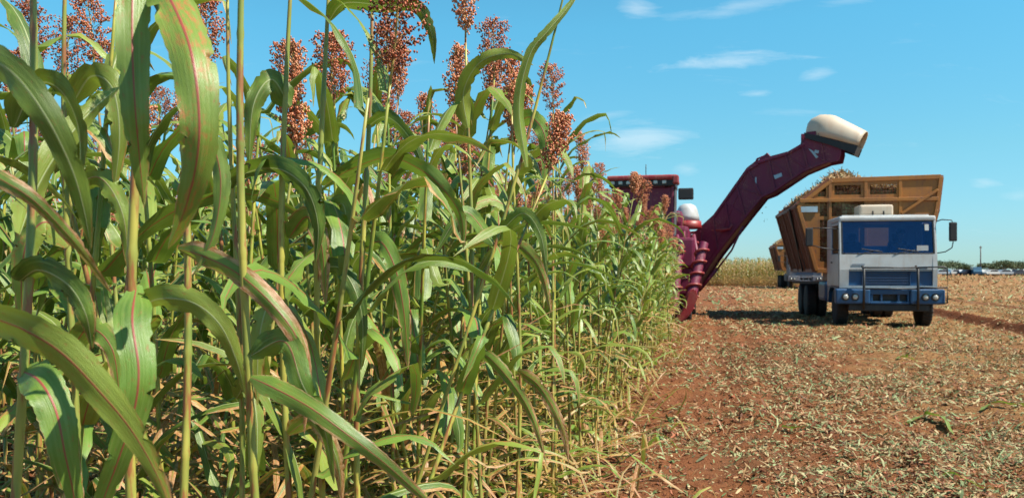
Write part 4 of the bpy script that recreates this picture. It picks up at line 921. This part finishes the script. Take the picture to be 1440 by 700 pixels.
hc = MB(); hc.lathe([(.105, 0), (.11, .04), (.09, .09), (.04, .115), (.01, .118)], (.58, 1.245, 2.42), 'z', 20); hc.box(.50, .66, 1.06, 1.18, 2.42, 2.435, .006); hc.build('cap', M['hair'], drv)

# ------------------------------------------------------------------ harvester
HL = (3.42, 23.0, 0); hv = empty('crop_harvester', HL, -TH); tag(hv, 'dark red harvester with a long loading elevator working behind the crop edge', 'harvester')
def hloc(px, py, d):
    P = at(px, py, d) - np.array(HL); c, s_ = math.cos(TH), math.sin(TH)                   # world -> harvester frame
    return (P[0] * c - P[1] * s_, P[0] * s_ + P[1] * c, P[2])
b = MB(); b.box(-1.2, 1.25, 2.7, 6.6, 1.1, 2.75, .12); b.box(-1.0, 1.05, 3.2, 6.2, 2.75, 3.25, .15); b.box(-.9, .9, .3, 2.8, .9, 1.8, .08); b.box(-1.1, 1.15, 1.1, 2.9, 1.75, 2.1, .05); b.box(.95, 1.45, 1.2, 4.6, 1.5, 2.35, .08)
body = b.build('body', M['red'], hv)
b = MB()
for i in range(9): b.box(1.25, 1.262, 3.0 + i * .36, 3.22 + i * .36, 1.5, 2.4, 0)
b.build('vents', M['black'], body)
cb = MB(); cb.box(-.86, .86, 1.15, 1.21, 2.95, 3.76, .03); cb.box(-.86, .86, 1.1, 2.7, 2.0, 2.3, .05)
for sx in (-.86, .80):
    for yy in (1.12, 2.6): cb.box(sx, sx + .07, yy, yy + .09, 2.25, 3.85, .02)
cab = cb.build('cab', M['red'], hv)
wq = MB(); wq.box(-.79, .80, 1.16, 1.19, 2.3, 2.95, 0); wq.box(-.82, -.81, 1.24, 2.6, 2.3, 3.7, 0); wq.box(.83, .84, 1.24, 2.6, 2.3, 3.7, 0); wq.build('window', M['window'], cab)
rf = MB(); rf.box(-.98, .98, .95, 2.85, 3.96, 4.10, .06, seg=3); rf.box(.85, 1.02, .93, 1.3, 3.84, 4.08, .04); roof = rf.build('roof', M['red_bright'], cab)
rb = MB(); rb.box(-.92, .92, 1.0, 2.8, 3.79, 3.963, .02); rb.build('lamp_bar', M['black'], roof)
for xx in (-.82, -.60, -.38, .15, .38, .62):
    l_ = MB(); l_.box(xx - .055, xx + .055, .975, 1.01, 3.85, 3.94, .01); l_.build('work_lamp', M['lens'], roof)
an_ = MB(); an_.tube([(.1, 1.2, 4.09), (.1, 1.2, 4.42)], .012, 6); an_.build('antenna', M['black'], roof)
pg = MB()
for (a, c_, d) in ((936, 940, 24.3), (943, 946, 24.6), (949, 952, 24.9)): pg.hexa(hloc(a, 332, d), hloc(a + 1, 262, d), .07, .07)
pg.hexa(hloc(938, 300, 24.4), hloc(955, 300, 25), .06, .06); pg.build('railing_posts', M['steel'], hv)
mb = MB(); mb.box(1.0, 1.42, 1.05, 1.2, 3.40, 3.72, .04); mb.build('mirror_box', M['black'], cab)
# extractor dome on the rear
ex = MB(); cx0, cy0, cz0 = hloc(968, 322, 27.2); ex.lathe([(.38, 0), (.42, .05), (.40, .25)], (cx0, cy0, cz0), 'z', 28); exr = ex.build('extractor_ring', M['red_bright'], hv)
ex = MB(); ex.lathe([(.385, .255), (.36, .42), (.31, .62), (.25, .74), (.12, .80)], (cx0 - .03, cy0, cz0), 'z', 28); ex.build('dome', M['white'], exr)
# crawler wheels and front gear
wheel(hv, 1.15, 1.9, .52, .4); wheel(hv, -1.15, 1.9, .52, .4); wheel(hv, 1.15, 5.3, .78, .5); wheel(hv, -1.15, 5.3, .78, .5)
def divider(px0, py0, px1, py1, d0, d1, r0, turns):
    a = np.array(hloc(px0, py0, d0)); c_ = np.array(hloc(px1, py1, d1)); ax_ = (c_ - a); n = 120; f = np.linspace(0, 1, n); core = a + ax_ * f[:, None]
    dv = MB(); dv.tube(core, np.interp(f, [0, .12, 1], [.03, r0, r0 * .82]), 14); o = dv.build('row_divider', M['red'], hv)
    X = unit(np.cross(ax_, [0, 1.0, 0])); Y = unit(np.cross(ax_, X)); rr_ = np.interp(f, [0, .12, 1], [.05, r0 + .035, r0 + .02]); an = f * turns * 2 * math.pi
    h = MB(); h.tube(core + (X * np.cos(an)[:, None] + Y * np.sin(an)[:, None]) * rr_[:, None], .032, 6); h.build('scroll', M['red_bright'], o)
    return o
divider(966, 440, 990, 342, 22.8, 23.5, .15, 6); divider(945, 446, 955, 345, 22.9, 23.6, .15, 6)
sh_ = MB(); a = hloc(962, 456, 22.6); c_ = hloc(983, 392, 23.3)
sh_.prism([(a[0] - .28, .0), (a[0] - .05, .05), (a[0] + .20, .32), (a[0] + .36, .72), (a[0] + .30, .95), (a[0] + .12, .9), (a[0] - .02, .45), (a[0] - .22, .16)], a[1] - .1, a[1] + .28, 'xz', .04); sh_.build('divider_shoe', M['red_bright'], hv)
sh_ = MB(); sh_.prism([(-.1, .02), (.25, .55), (1.1, .9), (1.1, .15)], -1.35, -1.05, 'yz', .03); sh_.prism([(.1, .1), (.3, .7), (1.1, 1.0), (1.1, .2)], .55, .80, 'yz', .03); sh_.build('front_frame', M['red'], hv)
mt = MB()
for (p, q_, r_) in [((952, 330), (966, 412), .05), ((962, 325), (958, 400), .035), ((975, 330), (985, 405), .06), ((948, 372), (975, 360), .05), ((950, 395), (980, 384), .045), ((945, 350), (952, 440), .04)]:
    mt.tube([hloc(*p, 24.2), hloc((p[0] + q_[0]) / 2 + 2, (p[1] + q_[1]) / 2, 24.0), hloc(*q_, 24.2)], r_, 8)
mt.build('hydraulic_pipes', M['red'], hv)
cy = MB(); cy.tube([hloc(941, 408, 23.2), hloc(944, 450, 23.1)], .055, 10); cy.tube([hloc(943, 380, 23.4), hloc(941, 408, 23.2)], .03, 8); cy.build('lift_cylinder', M['steel'], hv)
bd = MB(); bd.box(.9, 1.5, 1.3, 5.2, .75, 1.5, .06); bd.build('side_box', M['red'], hv)

# elevator: profile in the vertical plane through A and B
A2, B2 = np.array([5.7, 28.0]), np.array([10.35, 25.4]); U2 = unit(B2 - A2); N2 = np.array([-U2[1], U2[0]])        # N2 points away from the lens
def ev(px, py, back=0.0):
    r = np.array([(px - CX) / F, 1.0]); Mx = np.array([[r[0], -U2[0]], [r[1], -U2[1]]]); d, s_ = np.linalg.solve(Mx, A2 + N2 * back * 0)
    P = np.array([*(A2 + U2 * s_ + N2 * back), CAMZ - (py - HY) / F * d]) - np.array(HL); c, s2 = math.cos(TH), math.sin(TH)
    return Vector((P[0] * c - P[1] * s2, P[0] * s2 + P[1] * c, P[2]))
def slab(mb, pts, b0, b1, mi=0):
    t = bmesh.new(); v0 = [t.verts.new(ev(*p, b0)) for p in pts]; v1 = [t.verts.new(ev(*p, b1)) for p in pts]; n = len(pts)
    t.faces.new(v0); t.faces.new(v1[::-1])
    for i in range(n): t.faces.new((v0[i], v1[i], v1[(i + 1) % n], v0[(i + 1) % n]))
    bmesh.ops.recalc_face_normals(t, faces=t.faces[:]); mb._in(t, mi)
el = empty('elevator', (0, 0, 0)); el.parent = hv
lower = [(956, 345), (1003, 302), (1050, 236), (1063, 226), (1075, 250), (1072, 278), (1048, 308), (1006, 362), (975, 410), (955, 418)]
upper = [(1063, 226), (1078, 221), (1108, 213), (1132, 199), (1134, 186), (1150, 184), (1180, 196), (1183, 214), (1180, 226), (1164, 229), (1130, 243), (1085, 273), (1072, 278), (1075, 250)]
for pts, nm in ((lower, 'lower_arm'), (upper, 'upper_arm')):
    e = MB(); slab(e, pts, 0, .035); slab(e, pts, .80, .835); o = e.build(nm, M['red'], el)
    fl = MB(); n = len(pts)
    bot = [(1072, 272), (1048, 302), (1006, 355), (975, 402)] if nm == 'lower_arm' else [(1164, 224), (1130, 238), (1085, 267), (1072, 273)]
    for i in range(len(bot) - 1): 
        slab(fl, [bot[i], bot[i + 1], (bot[i + 1][0], bot[i + 1][1] + 3), (bot[i][0], bot[i][1] + 3)], .036, .799)
    topp = [(1000, 318), (1052, 246), (1066, 236)] if nm == 'lower_arm' else [(1066, 235), (1108, 222), (1140, 206)]
    for i in range(len(topp) - 1): slab(fl, [topp[i], topp[i + 1], (topp[i + 1][0], topp[i + 1][1] + 2), (topp[i][0], topp[i][1] + 2)], .037, .798)
    fl.build('chute_floor', M['red'], o)
    rb_ = MB()
    segs = [((1003, 306), (1009, 356)), ((1020, 284), (1028, 332)), ((1036, 262), (1048, 304)), ((1052, 238), (1070, 274)), ((985, 325), (990, 384)), ((968, 340), (972, 405))] if nm == 'lower_arm' else [((1081, 224), (1090, 266)), ((1104, 217), (1114, 250)), ((1128, 205), (1137, 238)), ((1152, 188), (1160, 227))]
    for p, q_ in segs: rb_.hexa(ev(*p, -.02), ev(*q_, -.02), .05, .05, up=tuple(Vector((*RU, 0))))
    longs = [((1003, 306), (1050, 240)), ((1050, 240), (1066, 231)), ((975, 405), (1006, 358)), ((1006, 358), (1048, 305)), ((1048, 305), (1072, 275))] if nm == 'lower_arm' else [((1066, 229), (1106, 217)), ((1106, 217), (1131, 203)), ((1072, 276), (1087, 269)), ((1087, 269), (1130, 240)), ((1130, 240), (1164, 227))]
    for p, q_ in longs: rb_.hexa(ev(*p, -.03), ev(*q_, -.03), .07, .06, up=tuple(Vector((*RU, 0))))
    for (p, _q), (_p, q_) in zip(segs[:-1], segs[1:]):
        rb_.hexa(ev(*p, -.008), ev(*q_, -.008), .05, .02, up=tuple(Vector((*RU, 0))))
    rb_.build('stiffeners', M['red'], o)
pn = MB(); slab(pn, [(1088, 247), (1099, 243), (1100, 248), (1090, 252)], -.02, -.003); pn.build('pale_patch', M['label'], el); pn = MB(); slab(pn, [(1062, 250), (1064, 249), (1064, 258), (1062, 259)], -.02, -.003); pn.build('pale_patch', M['label'], el); pn = MB(); slab(pn, [(1137, 209), (1143, 212), (1151, 221), (1148, 223)], -.02, -.003); pn.build('pale_patch', M['label'], el); pn = MB(); slab(pn, [(1146, 211), (1152, 212), (1151, 216), (1145, 215)], -.02, -.003); pn.build('pale_patch', M['label'], el)  # first pale patch stands in for sky seen through a hole in the arm
hy = MB(); hy.tube([ev(1121, 209, .4), ev(1130, 193, .4)], .03, 8); hy.tube([ev(1055, 236, .3), ev(1062, 222, .3), ev(1072, 218, .3), ev(1080, 221, .3)], .035, 8); hy.hexa(ev(1129, 188, .1), ev(1129, 200, .1), .14, .14); hy.hexa(ev(1073, 219, .1), ev(1079, 226, .1), .14, .3); hy.build('hinge', M['red'], el)
hs = MB(); hs.tube([ev(1120, 212, .2), ev(1127, 196, .2), ev(1135, 189, .2)], .018, 6); hs.build('hose', M['red_bright'], el); hs = MB(); hs.tube([ev(958, 328, .2), ev(1010, 323, .0), ev(1024, 322, -.1)], .04, 8)
hs.tube([ev(1014, 325, -.12), ev(1028, 322, -.12), ev(1031, 316, -.12)], .035, 6); hs.build('hose', M['red_bright'], el)
tt_ = MB(); c0 = ev(960, 398, .4); tt_.lathe([(.40, -.4), (.40, .1), (.34, .16), (.34, .9)], (c0.x, c0.y, c0.z), 'z', 28); tt_.build('turntable', M['red'], el)
cyl = MB(); cyl.tube([ev(985, 408, -.1), ev(1010, 378, -.1)], .05, 8); cyl.tube([ev(1010, 378, -.1), ev(1030, 352, -.1), ev(1046, 318, -.1)], .03, 8); cyl.build('lift_cylinder', M['red'], el)
# hood: a rounded cream shell lofted from the back to the mouth
st_ = np.linspace(0, 1, 16); hd = Geo(); ring = 18; Vh = []
for q in st_:
    bx, by = 1131 + 76 * q, 186 + 19 * q; tx = np.interp(q, [0, .05, .12, .28, .45, 1], [1131, 1133, 1138, 1152, 1170, 1217]); ty = np.interp(q, [0, .05, .12, .28, .45, 1], [184, 173, 166, 159.5, 160.5, 184])
    wq_ = .48 * math.sin(min(1, (q * 2.2 + .12)) * math.pi / 2)
    Bc, Tc = ev(bx, by, .42), ev(tx, ty, .42); back = (ev(bx, by, 1.42) - Bc)
    for k in range(ring):
        a = math.pi * k / (ring - 1); cx_ = -math.cos(a); Vh.append(Bc + (Tc - Bc) * (math.sin(a) ** .8 if a < math.pi else 0) + back * wq_ * (np.sign(cx_) * abs(cx_) ** .8))
hd.add(np.array([tuple(v) for v in Vh]), grid_quads(16, ring)); ho = link('hood', hd.mesh('hood', [M['cream']]), el); so = ho.modifiers.new('solid', 'SOLIDIFY'); so.thickness = .03
sk = MB()
for b0, b1 in ((-.08, -.045), (.88, .915)): slab(sk, [(1131, 187), (1207, 205.5), (1202, 217), (1166, 204), (1133, 195)], b0, b1)
slab(sk, [(1203, 205), (1206, 205.7), (1201, 217), (1198, 216)], -.045, .88); sk.build('hood_skirt', M['black'], el)

# leaf scraps dropping from the elevator
for i, (px, py) in enumerate([(1073, 287), (1077, 292), (1072, 300), (1079, 309), (1082, 284), (1010, 373), (1019, 366), (1075, 312)]):
    P = at(px, py, 26.0); V, Q, R = chips(np.zeros((1, 3)), np.array([rng.uniform(.06, .16)]), np.array([.03]), rng, np.array([.84]), 0, 1.0)
    o = link('falling_leaf_scrap', Geo().add(V, Q, R=R).mesh('falling_leaf_scrap', [M['litter']], False)); o.location = P; tag(o, 'small green leaf scrap falling through the air below the elevator', 'leaf scrap', 'leaf scraps falling from the elevator')

# ------------------------------------------------------------------ far edge of the field: parked cars, trees, pole
def make_car(body_m, van=False):
    r = empty('parked_car', (0, 0, 0)); L2, W_, H_ = (2.1, .85, 1.45) if not van else (2.4, .95, 2.1)
    b = MB()
    if van: b.prism([(-L2, .35), (-L2, 1.0), (-L2 + .7, 1.25), (-L2 + 1.1, H_), (L2, H_), (L2, .35)], -W_, W_, 'xz', .06)
    else: b.prism([(-L2, .35), (-L2, .8), (-L2 + .9, .95), (-L2 + 1.5, H_), (L2 - 1.0, H_), (L2 - .35, .98), (L2, .9), (L2, .35)], -W_, W_, 'xz', .06)
    bo = b.build('body', body_m, r)
    wq = MB()
    pts = [(-L2 + 1.1, .98), (-L2 + 1.6, H_ - .1), (L2 - 1.05, H_ - .1), (L2 - .55, .98)] if not van else [(-L2 + .9, 1.3), (-L2 + 1.2, H_ - .15), (-L2 + 2.0, H_ - .15), (-L2 + 2.0, 1.3)]
    wq.prism(pts, -W_ - .01, -W_ + .02, 'xz'); wq.prism(pts, W_ - .02, W_ + .01, 'xz'); wq.build('window', M['window'], bo)
    for sx in (-L2 + .7, L2 - .7):
        for sy in (-W_ + .02, W_ - .22):
            t_ = MB(); t_.lathe([(.2, 0), (.32, .02), (.32, .2), (.2, .22)], (sx, sy, .31), 'y', 16); t_.build('wheel', M['rubber'], r)
    return r
def copy_tree(o, parent=None):
    c = o.copy(); COL.objects.link(c); c.parent = parent
    for ch in list(o.children): copy_tree(ch, c)
    return c
cars = {}
spots = [(1322, 'silver'), (1331, 'bluecar'), (1341, 'white'), (1351, 'silver'), (1360, 'darkcar'), (1384, 'white'), (1393, 'white'), (1403, 'darkcar'), (1411, 'silver'), (1420, 'white'), (1430, 'darkcar'), (1439, 'white'), (1450, 'silver')]
clab = {'silver': 'silver parked car', 'bluecar': 'blue parked car', 'white': 'white parked car', 'darkcar': 'dark parked car'}
for i, (px, k) in enumerate(spots):
    c = cars.get(k)
    if c is None: cars[k] = c = make_car(M[k])
    else: c = copy_tree(c)
    d = 215 + rng.uniform(-6, 6); c.location = ((px - CX) / F * d, d, 0); c.rotation_euler = (0, 0, rng.uniform(-.35, .35) + (1.35 if i % 2 else 0))
    tag(c, clab[k] + ' in the far row at the edge of the field', 'car', 'cars parked along the far edge of the field')
v = make_car(M['bluecar'], True); v.name = 'parked_van'; d = 212; v.location = ((1373 - CX) / F * d, d, 0); v.rotation_euler = (0, 0, math.radians(70)); tag(v, 'dark blue van parked beside the tall pole in the far row', 'van')
pl = MB(); pl.tube([(0, 0, 0), (0, 0, 7.4)], np.array([.17, .12]), 10); pl.box(-.25, .25, -.12, .12, 6.9, 7.2); o = pl.build('utility_pole', M['wood']); o.location = ((1379 - CX) / F * 216, 216, 0); tag(o, 'tall grey pole standing behind the parked cars', 'pole')
tm, tn, tb = mat('tree_foliage'); g = G(tn); tb.inputs['Roughness'].default_value = .7
a = g.n('Attribute', attribute_name='rnd'); s = g.n('SeparateColor'); tn.links.new(a.outputs['Color'], s.inputs[0]); tn.links.new(g.mix(s.outputs[0], (.035, .06, .025), (.12, .15, .06)), tb.inputs['Base Color'])
def make_tree(px, d, h, wd, seed):
    rg = np.random.default_rng(seed); r = empty('field_tree', ((px - CX) / F * d, d, 0)); tag(r, 'low dark green tree crown in the treeline behind the parked cars', 'tree', 'trees along the horizon')
    t_ = MB(); t_.tube([(0, 0, -.1), (.1, 0, h * .3), (.05, 0, h * .6)], np.array([.22, .16, .08]), 7)
    for q in range(4): a = q * 1.6; t_.tube([(.08, 0, h * .3), (math.cos(a) * wd * .25, math.sin(a) * wd * .25, h * .6)], np.array([.1, .04]), 5)
    t_.build('trunk', M['wood'], r)
    cl = rg.normal(0, 1, (14, 3)); cl = unit(cl) * rg.uniform(.3, .9, (14, 1)); C = []
    for c in cl: C.append(c + rg.normal(0, .2, (130, 3)))
    C = np.concatenate(C); P = C * np.array([wd / 2, wd / 2, h * .30]) + np.array([0, 0, h * .66]); n = len(P)
    V, Q, R = chips(P, rg.uniform(.2, .5, n), rg.uniform(.15, .35, n), rg, np.clip(rg.random(n), 0, 1), 0, 1.0); link('crown', Geo().add(V, Q, R=R).mesh('crown', [tm], False), r)
for i, (px, h, wd) in enumerate([(1312, 4.6, 9), (1328, 5.4, 9), (1342, 4.8, 8), (1356, 3.6, 7), (1390, 4.2, 6), (1401, 3.4, 6), (1413, 5.6, 8), (1425, 5.0, 8), (1438, 4.4, 8), (1452, 5.2, 9)]): make_tree(px, 262 + (i % 3) * 8, h * .82, wd, 40 + i)
